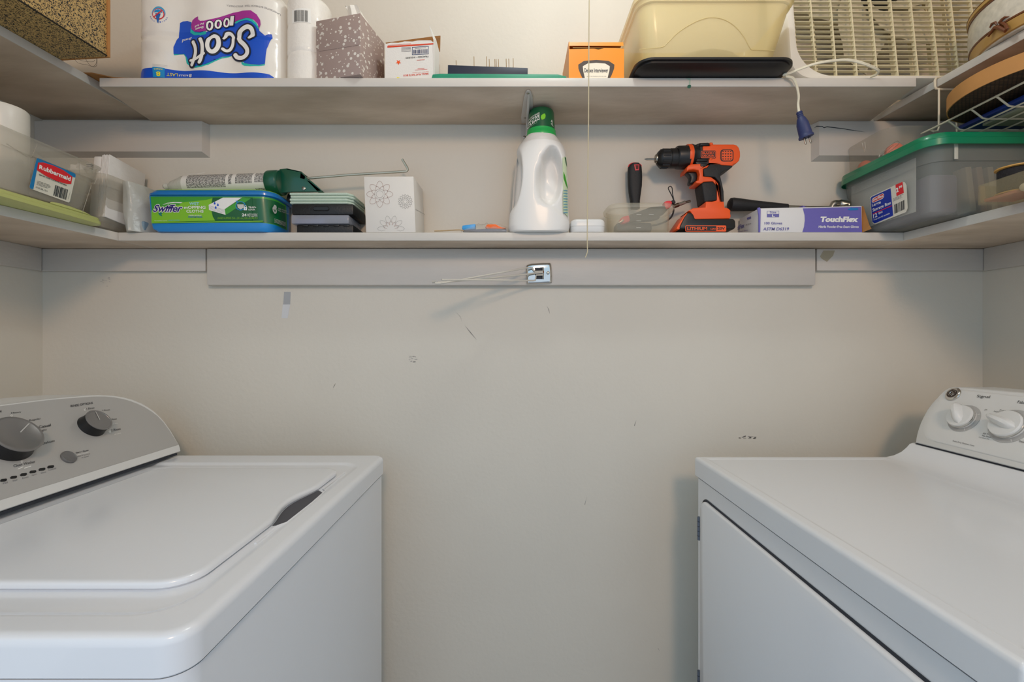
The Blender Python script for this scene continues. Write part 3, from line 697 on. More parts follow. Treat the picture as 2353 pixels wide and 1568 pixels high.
mb = MB(); e0 = Vector((p1.x+.0008, p1.y-.001, zu+.002)); e1 = tr2+Vector((.0008, -.001, 0)); q1 = P(1006, 165, 1.10); 
mb.prism([e0+Vector((0, 0, .002)), P(1008, 166, 1.125), P(1008, 118, 1.125), P(1001, 92, 1.10), P(986, 59, 1.07), P(996, 92, 1.08)], (.0015, 0, 0), M['paper'])
mb.build('side_flap', fb)
mb = MB(); mb.prism([Vector((p0.x, p0.y, tl_.z))+bk*.97+Vector((0, 0, 0)), P(1011, 118, 1.165), P(1012, 82, 1.15), P(1000, 83, 1.15), P(886, 98, 1.16)], (0, .002, 0), M['card'])
pb_ = face_y(1.148)
mb.text(pb_, '151', (1011, 88), (1003, 89), (1010, 93), M['ink']); mb.build('back_flap', fb)
mb = MB()
def tf(s, bl, br, tl, m, b=0.0): mb.text(FP, s, zf(*bl), zf(*br), zf(*tl), m, b)
mred = mat('orange_red_print', '#d9421f', .5)
mb.poly(FP, [zf(68, 378), zf(780, 332), zf(780, 352), zf(68, 402)], mred)
tf('SMALL FLAT RATE BOX', (706, 792), (312, 822), (707, 818), mred, .02)
tf('ONE RATE * ANY WEIGHT', (706, 768), (455, 785), (706, 780), mred)
tf('TRACKED \u2022 INSURED', (708, 524), (350, 550), (708, 548), M['ink'], .01)
st = [(240+(44 if k % 2 == 0 else 19)*math.sin(2*PI*k/10+.0), 628+(44 if k % 2 == 0 else 19)*math.cos(2*PI*k/10)) for k in range(10)]
mb.poly(FP, [zf(*q) for q in st], M['orange'])
nav = mat('navy_ink', '#33456f', .5)
for a in (((450, 392), (706, 376), (706, 384), (450, 400)), ((450, 508), (706, 492), (706, 500), (450, 516)), ((450, 392), (458, 392), (458, 516), (450, 516)), ((699, 376), (706, 376), (706, 500), (699, 500))):
    mb.poly(FP, [zf(*q) for q in a], nav)
mb.barcode(FP, zf(470, 497), zf(688, 484), zf(470, 436), nav, 24)
for r in range(4): mb.poly(FP, [zf(285, 400+r*19), zf(432, 392+r*19), zf(432, 398+r*19), zf(285, 406+r*19)], M['grey'])
mb.poly(FP, [zf(495, 410), zf(665, 400), zf(665, 406), zf(495, 416)], M['grey']); mb.poly(FP, [zf(75, 366), (zf(435, 338)), zf(435, 343), zf(75, 371)], mred)
mb.poly(FP, [zf(525, 592), zf(645, 586), zf(645, 592), zf(525, 598)], mred); mb.poly(FP, [zf(535, 724), zf(640, 716), zf(640, 722), zf(535, 730)], mred); mb.poly(FP, [zf(495, 746), zf(685, 732), zf(685, 737), zf(495, 751)], mred)
mb.poly(FP, [zf(205, 872), zf(225, 855), zf(262, 866), zf(258, 873)], M['yellow'])
mb.build('printed_lettering', fb)

# green flat box and navy block -------------------------------------------------
DG = 1.066
m_green = mat('green_card', '#1f8f6c', .5, var=.08, vscale=30)
mb = MB(); gx0, gx1 = xr(991, DG), xr(1302, DG)
gz = zr(169, DG)
mb.prism([(gx0, DG, zu), (gx1, DG+.004, zu), (gx1, DG+.004, zr(173, DG)), (gx1-.02, DG+.004, gz+.0006), (xr(1110, DG), DG+.002, zr(168.2, DG)), (gx0+.02, DG, zr(169, DG)), (gx0+.003, DG, zr(171, DG))], (.008, .16, 0), m_green, .001)
gb = mb.build('flat_box', label='flat green cardboard box lying on the upper shelf under the navy block', cat='box')
mb = MB()
with xf(about((xr(1120, 1.08), 1.08, gz), R(1.2, 'Y') @ R(1.5, 'Z'))):
    bx0, bx1 = xr(1029, 1.078), xr(1212.5, 1.078)
    mb.box(bx0, bx1, 1.078, 1.18, gz+.0016, gz+.024, mat('navy_board', '#1c2438', .5), .0008)
    nb = thing('pin_block', 'dark navy block with thin brass pins standing in it, on the flat green box', 'pin block', ((bx0+bx1)/2, 1.13, gz+.001))
    mb.build('block', nb)
brass = mat('brass', '#b98f3f', .3, .8)
for px_, py_, dx_ in ((1048, 139, 1), (1089, 130, 0), (1118, 130, 0), (1124, 136, 0), (1137, 136, 0), (1140, 136, 0), (1145, 136, 0), (1163, 135, 0), (1169, 135, 0), (1179, 134, 0)):
    Dp = 1.10; MB().tube([(xr(px_+.5, Dp), Dp, gz+.022), (xr(px_, Dp), Dp, zr(py_, Dp))], .0007, brass, 6).build('pin', nb)

# orange box --------------------------------------------------------------------
m_or = mat('orange_card', '#f7941d', .4); m_or_in = mat('kraft_inside', '#cfa867', .8)
ob = thing('orange_box', 'open orange cardboard box with dark shield label, left of the storage bin', 'cardboard box', (.2, 1.13, zu))
DO = 1.075; ox0, ox1 = xr(1307, DO), xr(1434, DO); oz = zr(112, DO)
mb = MB(); 
mb.prism([(ox0, DO, zu+.0005), (ox1, DO, zu+.0005), (ox1, DO, oz), (ox0+.085, DO, oz+.0015), (ox0+.07, DO, oz-.002), (ox0+.06, DO, oz), (ox0, DO, oz-.001)], (0, .0015, 0), m_or)
mb.box(ox0, ox0+.0015, DO+.0015, DO+.13, zu+.0005, oz+.018, m_or); mb.box(ox1-.0015, ox1, DO+.0015, DO+.13, zu+.0005, oz, m_or)
mb.box(ox0, ox1, DO+.13, DO+.1315, zu+.0005, oz+.02, m_or_in); mb.box(ox0+.0015, ox1-.0015, DO+.0015, DO+.13, zu+.0005, zu+.002, m_or_in); mb.build('box', ob)
mb = MB(); rows = []
for t in range(9):
    a = t/8; y = DO+.13-.125*min(1, a*1.25); z = oz+.020+.004*a if a < .8 else oz+.0232-(a-.8)*.075
    if a >= .8: y = DO+.005-.003*math.sin((a-.8)*8)
    rows.append((y, z))
for q in range(8):
    (ya, za), (yb, zb_) = rows[q], rows[q+1]
    mb.add([(ox0+.001, ya, za), (ox1-.001, ya, za), (ox1-.001, yb, zb_), (ox0+.001, yb, zb_)], [(0, 1, 2, 3)], m_or, True)
mb.prism([(ox0+.01, DO+.004, oz+.006), (ox1-.006, DO+.004, oz+.004), (ox1-.006, DO+.03, oz+.004), (ox0+.01, DO+.03, oz+.006)], (0, 0, -.001), m_or_in)
mb.build('lid_flap', ob, keep=True)
mb = MB(); PO = face_y(DO); zo = Z(1280, 0, 3.7952)
shield = mat('shield_brown', '#463a33', .5); cream = mat('cream_print', '#efe6d2', .5)
def shp(s): return [(342+(x-342)*s, y) for x, y in ((342, 524), (450, 532), (500, 565), (497, 600), (478, 650), (462, 682), (222, 682), (206, 650), (187, 600), (185, 565), (235, 532))]
mb.poly(PO, [zo(*q) for q in shp(1)], shield); mb.poly(PO, [zo(*q) for q in ((342, 550), (420, 556), (460, 580), (456, 620), (440, 682), (242, 682), (228, 620), (224, 580), (265, 556))], cream, .0007)
mb.text(PO, 'Deluxe Interviewer', zo(237, 634), zo(445, 634), zo(237, 598), M['navyk'], .02, .001)
mb.text(PO, 'WITH THE TELEVOX OPTICAL LINE', zo(258, 672), zo(428, 672), zo(258, 664), M['grey'], 0, .001)
mb.build('shield_label', ob)

# storage bin on black lid -------------------------------------------------------
def shell(mb, rings_out, th, m, n=6):
    outs = [rrect(a, b_, c, d, r, z, n) for a, b_, c, d, r, z in rings_out]
    ins = [rrect(a+th, b_-th, c+th, d-th, max(.002, r-th), z+(th if i == 0 else 0), n) for i, (a, b_, c, d, r, z) in enumerate(rings_out)]
    return mb.loft(outs+ins[::-1], m)
m_bin = mat('cloudy_plastic', '#ead9a0', .28, clear=.52, coat=.3)
sb = thing('storage_bin', 'cloudy yellowish plastic storage bin standing on a black lid, left of the box fan', 'storage bin', (.46, 1.13, zu))
mb = MB(); zl = zu+.016
mb.loft([rrect(a, b_, c, d, r, z, 8) for a, b_, c, d, r, z in ((.300, .618, 1.03, 1.232, .03, zu+.0008), (.292, .624, 1.022, 1.236, .035, zu+.003), (.284, .634, 1.014, 1.239, .035, zu+.005), (.284, .634, 1.014, 1.239, .035, zu+.009), (.279, .639, 1.009, 1.242, .038, zu+.010), (.279, .639, 1.009, 1.242, .038, zl-.001), (.281, .637, 1.011, 1.24, .036, zl))], M['black']); mb.build('lid', sb)
mb = MB(); shell(mb, [(.306, .592, 1.036, 1.205, .03, zl+.0005), (.300, .600, 1.030, 1.215, .034, zl+.008), (.287, .634, 1.020, 1.228, .034, zl+.127), (.283, .638, 1.016, 1.232, .036, zl+.129), (.282, .640, 1.015, 1.233, .036, zl+.137), (.278, .644, 1.011, 1.236, .038, zl+.139), (.278, .644, 1.011, 1.236, .038, zl+.150)], .0022, m_bin); mb.build('bin', sb)
PB = Pl((0, 1.025, 0), (0, -1, 0))
arc = [(720, 425), (830, 418), (925, 405), (960, 375), (1050, 290), (1150, 225), (1250, 180), (1340, 162), (1450, 178), (1550, 235), (1630, 320), (1690, 415), (1730, 430), (1900, 435)]
def binface(p):
    t = (p.z-zl)/.127; return Vector((p.x, 1.030-.010*t-.0004, p.z))
mb = MB(); mb.tube([binface(PB.hit(*zo(*q))) for q in crom([(a, b_, 0) for a, b_ in arc], 4) for q in [(q.x, q.y)]], .0009, m_bin, 5); mb.build('handle_outline', sb)
mb = MB(); mb.sphere((.48, 1.13, zl+.04), .05, mat('grey_cloth', '#a6a197', .9, bump=.4), 12, (1.9, 1.2, .8)); 
o = mb.build('cloth_bundle', label='grey soft bundle inside the cloudy storage bin', cat='cloth')
# green paint drip on shelf edge
mb = MB(); md = mat('green_drip', '#23604a', .4); pe = face_y(1.062)
mb.poly(pe, [zo(1118, 684), zo(1165, 682), zo(1162, 740), zo(1148, 742), zo(1152, 700)], mat('faded_green', '#a9bfae', .5), .0003); mb.poly(pe, [zo(1140, 745), zo(1166, 742), zo(1164, 768), zo(1150, 772), zo(1136, 768)], md, .0006, smooth=3)
mb.build('paint_drip', label='small dark green paint drip on the front edge of the upper shelf', cat='paint drip')

# box fan -------------------------------------------------------------------------
fan = thing('box_fan', 'white square box fan with dusty blades, leaning at the right of the upper shelf', 'fan', (.93, 1.13, H+.619))
m_fan = mat('fan_plastic', '#e6e1d6', .35); m_gr = mat('fan_grille', '#e2d7b4', .45); m_bl = mat('dusty_blade', '#cfc7b2', .8, bump=.8, bscale=120, var=.25, vscale=30)
W_ = .52; fx = .668; fy = 1.088
with xf(T(fx, fy, H+.6282) @ R(-6.2, 'X')):
    mb = MB(); 
    def fr_(ins, y, r): return rrect(ins, W_-ins, ins*.45, W_-ins, r, y, 12, 'xz')
    mb.loft([fr_(.001, .082, .05), fr_(0, .078, .05), fr_(0, .006, .05), fr_(.003, .001, .05), fr_(.012, 0, .06), fr_(.019, .003, .085), fr_(.0205, .010, .09), fr_(.0205, .078, .09)], m_fan, False, False)
    mb.loft([fr_(.0205, .078, .09), fr_(.001, .082, .05)], m_fan, False, False)
    mb.build('housing', fan)
    def inside(x, z, ins=.0205, r=.09):
        a, b_ = ins, W_-ins
        z = z if z > .2 else z+ins*.55
        if not (a < x < b_ and a < z < b_): return False
        cx_ = min(max(x, a+r), b_-r); cz_ = min(max(z, a+r), b_-r); return (x-cx_)**2+(z-cz_)**2 <= r*r
    def span(fix, vert):
        s = [t/500*W_ for t in range(501) if inside(*((fix, t/500*W_) if vert else (t/500*W_, fix)))]
        return (s[0], s[-1]) if s else None
    for gy, nm, dv, dh in ((.006, 'front_grille', .0492, .0130), (.070, 'rear_grille', .0492, .039)):
        mb = MB(); x = .0155+dv
        while x < W_-.02:
            s = span(x, True)
            if s: mb.box(x-.0011, x+.0011, gy, gy+.009, s[0], s[1], m_gr)
            x += dv
        z = .012
        while z < W_-.02:
            s = span(z, False)
            if s: mb.box(s[0], s[1], gy+.001, gy+.008, z-.0006, z+.0006, m_gr)
            z += dh
        mb.build(nm, fan)
    c = Vector((W_/2, .04, W_/2))
    mt = MB(); mt.lathe([(.045, -.012), (.052, 0), (.052, .03), (.04, .036)], c+Vector((0, -.002, 0)), (0, 1, 0), M['black'], 32); motor = mt.build('motor', fan)
    for k in range(5):
        a0 = 2*PI*k/5+.35; rings = []
        for t in range(7):
            r = .045+.165*t/6; wd = .075+.085*math.sin(PI*min(1, .25+t/7)); q = []
            for s_ in (-1, -.5, 0, .5, 1):
                an = a0+s_*wd/r*.55+.25*t/6; q.append(c+Vector((r*math.cos(an), s_*.016+.003, r*math.sin(an))))
            rings.append(q+[p+Vector((0, .0018, 0)) for p in reversed(q)])
        MB().loft(rings, m_bl).build('blade', fan)
# power cord and plug
mcord = mat('cord_ivory', '#e2dcc6', .45)
cd = thing('power_cord', 'ivory power cord with dark blue plug hanging over the upper shelf edge', 'power cord', (xr(1830, 1.05), 1.05, U1))
c1 = crom([P(2002, 176, 1.075), P(2015, 171, 1.055), P(2018, 162, 1.04), P(1995, 150, 1.03), P(1962, 140, 1.03), P(1930, 138, 1.03), P(1880, 145, 1.03), P(1840, 158, 1.04), P(1805, 173, 1.052), P(1801, 176, 1.054), P(1808, 176, 1.053), P(1822, 180, 1.05), P(1830, 196, 1.05), P(1835, 220, 1.05), P(1834, 240, 1.05), P(1836, 258, 1.048)], 8)
for p in c1[:80]: p.z = max(p.z, U1+.0028)
mb = MB()
for s_ in (-1, 1): mb.tube([p+Vector((.0009*s_, 0, .0013*s_)) for p in c1], .0018, mcord, 8)
mb.build('cord', cd)
mplug = mat('blue_plug_plastic', '#27325f', .5)
pa, pb2 = P(1836, 257, 1.048), P(1853, 316, 1.045); ax = (pb2-pa).normalized(); L_ = (pb2-pa).length
pg = MB().lathe([(.0055, 0), (.0068, .003), (.0056, .005), (.0068, .007), (.0056, .009), (.0068, .011), (.006, .013), (.0088, .017), (.0125, .030), (.0135, L_-.012), (.0138, L_-.006), (.0155, L_-.004), (.0155, L_), (.001, L_)], pa, ax, mplug, 28, sx=.75).build('plug', cd)
side = ax.cross(Vector((0, 1, 0))).normalized()
for s_ in (-1, 1):
    q = pb2+side*s_*.0060; mb = MB(); yv = Vector((0, .0022, 0)) if s_ > 0 else Vector((0, .0022, 0)); sv = side*.0022*.9
    mb.prism([q-sv-yv, q+sv-yv, q+sv-yv+ax*.014, q+ax*.0165-yv, q-sv-yv+ax*.014], yv*1.0, M['steel'], .0003); mb.build('prong', pg)

# stoneware pot on the right shelf ---------------------------------------------------
zp = H+.6190; pc = (1.142, .925)
pt = thing('stoneware_pot', 'speckled cream stoneware casserole with brown bird and brown stripes', 'pot', (pc[0], pc[1], zp))
m_st = mat('speckled_cream', '#ddd6c6', .3, var=.18, vscale=90, coat=.4); m_tan = mat('tan_glaze', '#c39a55', .3, coat=.4); m_br = mat('brown_glaze', '#6b3b20', .25, coat=.4)
def C_(prof, m, nm): return MB().lathe(prof, (pc[0], pc[1], zp), (0, 0, 1), m, 64).build(nm, pt)
C_([(.138, 0.0003), (.143, .006), (.149, .022), (.151, .024), (.151, .026), (.1525, .03), (.1535, .055), (.152, .080), (.150, .083)], m_st, 'body')
C_([(.1405, .0025), (.1435, .004), (.1505, .021), (.149, .022)], m_tan, 'base_band')
C_([(.150, .0205), (.1519, .0215), (.1524, .0245), (.150, .0255)], m_br, 'stripe')
C_([(.150, .081), (.1532, .082), (.1532, .085), (.150, .086)], m_br, 'stripe')
ld = C_([(.150, .086), (.154, .088), (.1545, .094), (.151, .098), (.145, .106), (.125, .122), (.09, .137), (.05, .146), (.001, .149)], m_tan, 'lid')
MB().lathe([(.150, .0935), (.1551, .094), (.1551, .0955), (.150, .0965)], (pc[0], pc[1], zp), (0, 0, 1), m_br, 64).build('lid_stripe', ld)
mb = MB(); zb4 = Z(1780, 0, 4.1065)
def on_pot(px_, py_, lift=.0008):
    d = Vector(((px_-CX)/F, 1.0, -(py_-CY)/F)); o = Vector((0, 0, H)); r = .1532+lift
    a = d.x**2+d.y**2; b_ = -2*(d.x*pc[0]+d.y*pc[1]); c_ = pc[0]**2+pc[1]**2-r*r; D_ = b_*b_-4*a*c_
    t = (-b_-math.sqrt(max(0, D_)))/(2*a); return o+d*t
for path, rad in (([(2015, 345), (2050, 295), (2075, 262), (2110, 255), (2140, 270), (2180, 290), (2195, 275), (2180, 235), (2140, 215), (2120, 240)], [.003, .005, .006, .007, .0065, .006, .005, .005, .004, .002]),
                  ([(2030, 262), (2050, 225), (2080, 212), (2095, 235)], [.002, .004, .004, .002]), ([(2115, 220), (2145, 185), (2170, 165), (2215, 156)], [.004, .0045, .004, .0005])):
    mb.tube([on_pot(*zb4(*q)) for q in path], [r_*.62 for r_ in rad], m_br, 8, flat=1)
mb.build('bird_relief', pt)

# speckled box upper left ---------------------------------------------------------------
m_leo = bpy.data.materials.new('speckled_gold_paper'); m_leo.use_nodes = True; nt = m_leo.node_tree; b = nt.nodes['Principled BSDF']; b.inputs['Roughness'].default_value = .45
tc = nt.nodes.new('ShaderNodeTexCoord'); vo = nt.nodes.new('ShaderNodeTexVoronoi'); vo.feature = 'DISTANCE_TO_EDGE'; vo.inputs['Scale'].default_value = 185
ns = nt.nodes.new('ShaderNodeTexNoise'); ns.inputs['Scale'].default_value = 120; mxv = nt.nodes.new('ShaderNodeMix'); mxv.data_type = 'VECTOR'; mxv.inputs[0].default_value = .02
nt.links.new(tc.outputs['Object'], ns.inputs['Vector']); nt.links.new(tc.outputs['Object'], mxv.inputs[4]); nt.links.new(ns.outputs['Color'], mxv.inputs[5]); nt.links.new(mxv.outputs[1], vo.inputs['Vector'])
rp = nt.nodes.new('ShaderNodeValToRGB'); rp.color_ramp.elements[0].position = .10; rp.color_ramp.elements[0].color = lin('#1d1a14'); rp.color_ramp.elements[1].position = .19; rp.color_ramp.elements[1].color = lin('#b9985a')
rp.color_ramp.elements[0].color, rp.color_ramp.elements[1].color = lin('#c6a668'), lin('#1d1a14')
nt.links.new(vo.outputs['Distance'], rp.inputs[0]); nt.links.new(rp.outputs[0], b.inputs['Base Color'])
lb = thing('speckled_box', 'gold and black speckled cardboard box overhanging the upper left shelf', 'box', (-1.05, .85, H+.6275))
zL = H+.6275
mb = MB(); mb.prism([(-.894, 1.006, zL), (-.947, .48, zL), (-1.24, .50, zL), (-1.21, 1.030, zL)], (0, 0, .155), m_leo, .002); mb.build('box', lb)
mb = MB(); mb.prism([(-.8905, 1.0035, zL), (-1.205, 1.031, zL), (-1.205, 1.036, zL), (-.8895, 1.0085, zL)], (0, 0, .156), M['card'], .0005); mb.build('back_panel', lb)
mb = MB()
with xf(Matrix.Identity(4)):
    mb.tube([(-.8935, 1.005, zL+.0022), (-.905, .89, zL+.0019), (-.92, .74, zL+.0022), (-.946, .49, zL+.0018)], .0016, mat('worn_edge', '#2a241b', .9, bump=1, bscale=300), 6)
mb.build('worn_edge', lb)
mb = MB(); hair = mat('dark_thread', '#3a342a', .8)
for pts in (((170, 134), (180, 145), (200, 149), (215, 154), (222, 150), (223, 135)), ((175, 134), (190, 140), (212, 142), (218, 138)), ((196, 134), (205, 148), (214, 153), (221, 146), (222, 134))):
    mb.tube(crom([P(a, b_, 1.0) for a, b_ in pts], 5), .0003, hair, 4)
mb.build('loose_thread', label='loose dark threads hanging under the far corner of the speckled box', cat='thread')
# ================================================================ lower shelf
zl_ = L1+.0004
def rr6(x0, x1, y0, y1, r, z, n=6): return rrect(x0, x1, y0, y1, r, z, n)
# ---- wet mopping cloth tub
m_lidblue = mat('lid_blue', '#1579c4', .3, clear=.1, coat=.4)
m_tub = mat('tub_blue', '#1584cf', .3, coat=.3)
m_g1 = mat('lime_green_film', '#7fbf2a', .35, coat=.3); m_g2 = mat('mid_green_film', '#3f9c33', .35, coat=.3); m_g3 = mat('deep_green_film', '#0b5c31', .35, coat=.3)
sw = thing('wipes_tub', 'blue and green tub of wet mopping cloths under the caulking gun', 'wipes tub', (-.74, 1.18, zl_))
DS = 1.126; wx0, wx1 = xr(343, DS), xr(624, DS); wz = zr(449.5, DS); yb = 1.244
mb = MB()
rl = lambda r: (r, .02, .006, r)
mb.loft([rrv(wx0+.012, wx1-.012, DS+.006, yb-.004, (.02, .02, .012, .02), zl_), rrv(wx0+.005, wx1-.004, DS+.002, yb, rl(.03), zl_+.006), rrv(wx0+.0015, wx1-.001, DS+.001, yb, rl(.032), zl_+.022), rrv(wx0-.003, wx1+.0, DS, yb, rl(.034), wz-.001)], M['tub'] if 'tub' in M else m_tub); mb.build('tub', sw)
mb = MB(); a0, a1 = wx0-.012, wx1+.004
mb.loft([rr6(a0, a1, DS-.004, yb+.003, .036, wz-.0008), rr6(a0-.003, a1+.002, DS-.006, yb+.004, .038, wz+.0005), rr6(a0-.003, a1+.002, DS-.006, yb+.004, .038, wz+.006), rr6(a0+.002, a1-.002, DS-.003, yb+.002, .036, wz+.0075), rr6(a0+.004, a1-.004, DS-.001, yb, .035, wz+.0125), rr6(a0+.010, a1-.010, DS+.005, yb-.006, .03, wz+.0132)], m_lidblue); 
lidb = mb.build('lid', sw)
mb = MB(); mb.loft([rr6(a0+.0045, a1-.0045, DS-.0005, yb-.001, .035, wz+.0130), rr6(a0+.006, a1-.006, DS+.001, yb-.002, .034, wz+.0146)], m_g1); mb.build('lid_label', lidb)
MB().box(a0-.014, a0-.001, DS+.02, DS+.05, wz+.001, wz+.005, M['clearer'], .001).build('lid_tab', lidb)
# film wrapped round front and right side
def tub_pt(s, z, lift=.0007):     # s runs along the front then round the corner and down the right side
    t = (z-zl_-.022)/(wz-.012-zl_-.022); xR = wx1-.001+.001*t+lift; yF = DS+.001-.001*t-lift; xL = wx0+.0015-.0045*t-lift; r = .033+lift
    Lf = xR-r-xL
    if s < Lf: return Vector((xL+s, yF, z))
    s -= Lf; arc_ = r*PI/2
    if s < arc_: a = s/r; return Vector((xR-r+r*math.sin(a), yF+r-r*math.cos(a), z))
    return Vector((xR, yF+r+s-arc_, z))
fz0, fz1 = zr(512, DS), zr(453, DS)
def film(mb, s0, s1, z0, z1, m, lift, n=24, curve=None):
    vv = []; ff = []
    for i in range(n+1):
        for z in (z0, z1): vv.append(tub_pt(s0+(s1-s0)*i/n, z, lift))
    for i in range(n): ff.append((2*i, 2*i+2, 2*i+3, 2*i+1))
    mb.add(vv, ff, m, True)
zsw = Z(320, 420, 6.5361); PW = face_y(DS-.0012)
s_of = lambda px_: xr(px_, DS)-wx0
mb = MB()
film(mb, .008, .365, fz0, fz1+.001, m_g2, .0006, 40)
mb.poly(PW, [zsw(185, 600), zsw(1860, 572), zsw(1860, 585), zsw(185, 612)], m_g1, .0003)
mb.poly(PW, [zsw(185, 598), zsw(182, 420), zsw(400, 330), zsw(700, 290), zsw(1000, 260), zsw(1100, 235), zsw(1090, 330), zsw(1085, 420), zsw(1105, 510), zsw(1140, 570)], m_g1, .0002)
mb.poly(PW, [zsw(*q) for q in ((1105, 225), (1090, 290), (1085, 360), (1090, 440), (1110, 510), (1142, 570), (1700, 566), (1700, 225))], m_g3, .0005)
film(mb, xr(575, DS)-wx0, .36, fz0+.0015, fz1-.004, m_g3, .0012, 30)
mb.poly(PW, [zsw(*q) for q in ((1045, 335), (1260, 225), (1545, 225), (1500, 265), (1285, 400), (1300, 485), (1050, 412))], M['white'], .0008)
mb.poly(PW, [zsw(*q) for q in ((1545, 225), (1680, 238), (1330, 470), (1300, 487), (1285, 400))], m_g2, .0008)
for k in range(4): mb.poly(PW, [zsw(1048, 345+k*17), zsw(1286, 410+k*17), zsw(1286, 413+k*17), zsw(1048, 348+k*17)], M['grey'], .0011)
for cx_, cy_ in ((1137, 312), (1185, 335), (1153, 375)):
    mb.poly(PW, [zsw(cx_, cy_-26), zsw(cx_+15, cy_+4), zsw(cx_+10, cy_+17), zsw(cx_-10, cy_+17), zsw(cx_-15, cy_+4)], M['blue'], .0012)
wavy = [(205, 437), (250, 405), (230, 370), (260, 335), (330, 330)]
pur = mat('purple_logo', '#2b1a78', .4)
mb.poly(PW, [zsw(*q) for q in ((655, 295), (520, 292), (420, 305), (350, 335), (400, 325), (520, 310), (620, 312))], M['white'], .0006)
mb.poly(PW, [zsw(*q) for q in ((340, 350), (420, 315), (540, 305), (635, 310), (600, 335), (450, 345), (370, 400))], m_g2, .0007)
mb.poly(PW, [zsw(*q) for q in ((285, 450), (360, 445), (335, 475), (350, 508), (305, 490))], mat('teal_tail', '#0f7a70', .4), .0007)
def ts(s, x0_, y0_, x1_, y1_, m, b=0.0, sl=0, l=.0012, dy=0): mb.text(PW, s, zsw(x0_, y1_), zsw(x1_, y1_+dy), zsw(x0_+sl, y0_), m, b, l)
ts('Swiffer', 198, 324, 638, 450, M['white'], .07, 45, .0009); ts('Swiffer', 206, 332, 630, 443, pur, .022, 42, .0012)
ts('WET', 757, 297, 905, 338, mat('pale_blue_text', '#9fd8e8', .4), .02); ts('mOPPING', 680, 352, 1000, 395, M['white'], .02); ts('CLOTHS', 712, 410, 970, 452, M['white'], .02)
ts('FRESH SCENT', 748, 485, 942, 503, M['white'], .01); ts('PARFUM FRAIS', 742, 508, 950, 527, M['blue'], .02)
ts('24', 1545, 465, 1615, 508, M['white'], .03); ts('WET CLOTHS', 1625, 468, 1778, 512, M['white'])
ts('LINGES HUMIDES 25.4 x 20.3 cm (10.0 x 8.0 IN) PCI', 1178, 518, 1780, 560, m_g1)
ts('TRAP+', 1642, 360, 1762, 386, M['white'], .02); ts('LOCK', 1645, 394, 1745, 418, M['white'], .02)
ts('WET MOPPING CLOTHS', 230, 568, 425, 580, M['white']); ts('LINGES HUMIDES', 440, 560, 610, 574, mat('soft_blue', '#5fb7d6', .5))
ring_ = [(1525+75*math.cos(t), 350+68*math.sin(t)) for t in [k*2*PI/28 for k in range(28)]]
lb_ = mat('light_blue_print', '#2a8fd4', .4)
mb.poly(PW, [zsw(*q) for q in ring_], lb_, .0010); mb.poly(PW, [zsw(1525+(x-1525)*.85, 350+(y-350)*.85) for x, y in ring_], m_g3, .0012)
mb.poly(PW, [zsw(1475, 328), zsw(1575, 328), zsw(1575, 375), zsw(1530, 405), zsw(1485, 380)], M['lgrey'], .0014)
mb.poly(PW, [zsw(1450, 262), zsw(1490, 290), (zsw(1470, 310))], lb_, .0010)
mb.poly(PW, [zsw(1575, 370), zsw(1625, 370), zsw(1625, 417), zsw(1575, 417)], M['white'], .0016)
lock = [(1582, 372), (1582, 355), (1590, 345), (1610, 345), (1618, 355), (1618, 372), (1611, 372), (1611, 358), (1606, 352), (1594, 352), (1589, 358), (1589, 372)]
mb.poly(PW, [zsw(*q) for q in lock], M['white'], .0016); mb.poly(PW, [zsw(1595, 385), zsw(1605, 385), zsw(1605, 405), zsw(1595, 405)], lb_, .0018)
PSd = Pl((wx1+.0012, 0, 0), (1, 0, 0))
mb.poly(PSd, [zsw(*q) for q in ((2028, 330), (2055, 345), (2068, 400), (2060, 455), (2035, 470), (2005, 430), (1998, 380))], M['lgrey'], .0004)
mb.poly(PSd, [zsw(*q) for q in ((2010, 400), (2022, 395), (2035, 425), (2060, 380), (2066, 390), (2036, 445))], m_g3, .0007)
mb.text(PSd, '50% MORE*', zsw(2085, 400), zsw(2220, 445), zsw(2085, 375), M['lgrey'], 0, .0005); mb.text(PSd, 'ALL PURPOSE', zsw(2085, 425), zsw(2240, 480), zsw(2085, 405), M['lgrey'], 0, .0005)
for k in range(4): mb.poly(PSd, [zsw(2025, 538+k*17), zsw(2200, 600+k*17), zsw(2200, 605+k*17), zsw(2025, 543+k*17)], M['lgrey'], .0005)
mb.build('printed_film', sw, keep=True)

# ---- caulk tube in dark green gun
m_dg = mat('dark_green_plastic', '#08503a', .3, coat=.3)
ct = thing('caulk_tube', 'white printed caulk tube wrapped at the tip, held in the green caulking gun', 'caulk tube', (-.8, 1.19, wz+.018))
za, zb_ = P(425, 413, 1.185), P(628, 410, 1.185)
r_t = .0262
ta, tbv = Vector((xr(422, 1.19), 1.187, wz+.0150+r_t+.003)), Vector((xr(640, 1.18), 1.178, wz+.0150+r_t+.0075))
axt = (tbv-ta).normalized(); m_tube = mat('tube_white', '#e2ddd5', .4)
MB().lathe([(r_t, .014), (r_t, (tbv-ta).length)], ta, axt, m_tube, 40).build('tube', ct)
mb = MB(); mb.lathe([(.004, -.052), (.009, -.045), (.007, -.036), (.013, -.028), (.017, -.016), (.020, -.006), (.024, .003), (.026, .016)], ta, axt, mat('crinkled_wrap', '#dcd9cf', .25, clear=.25, bump=1.0, bscale=90), 24); mb.build('tip_wrap', ct)
upv = Vector((0, 0, 1)); mb = MB()
pp = ta+axt*.03+upv*(r_t+.001)
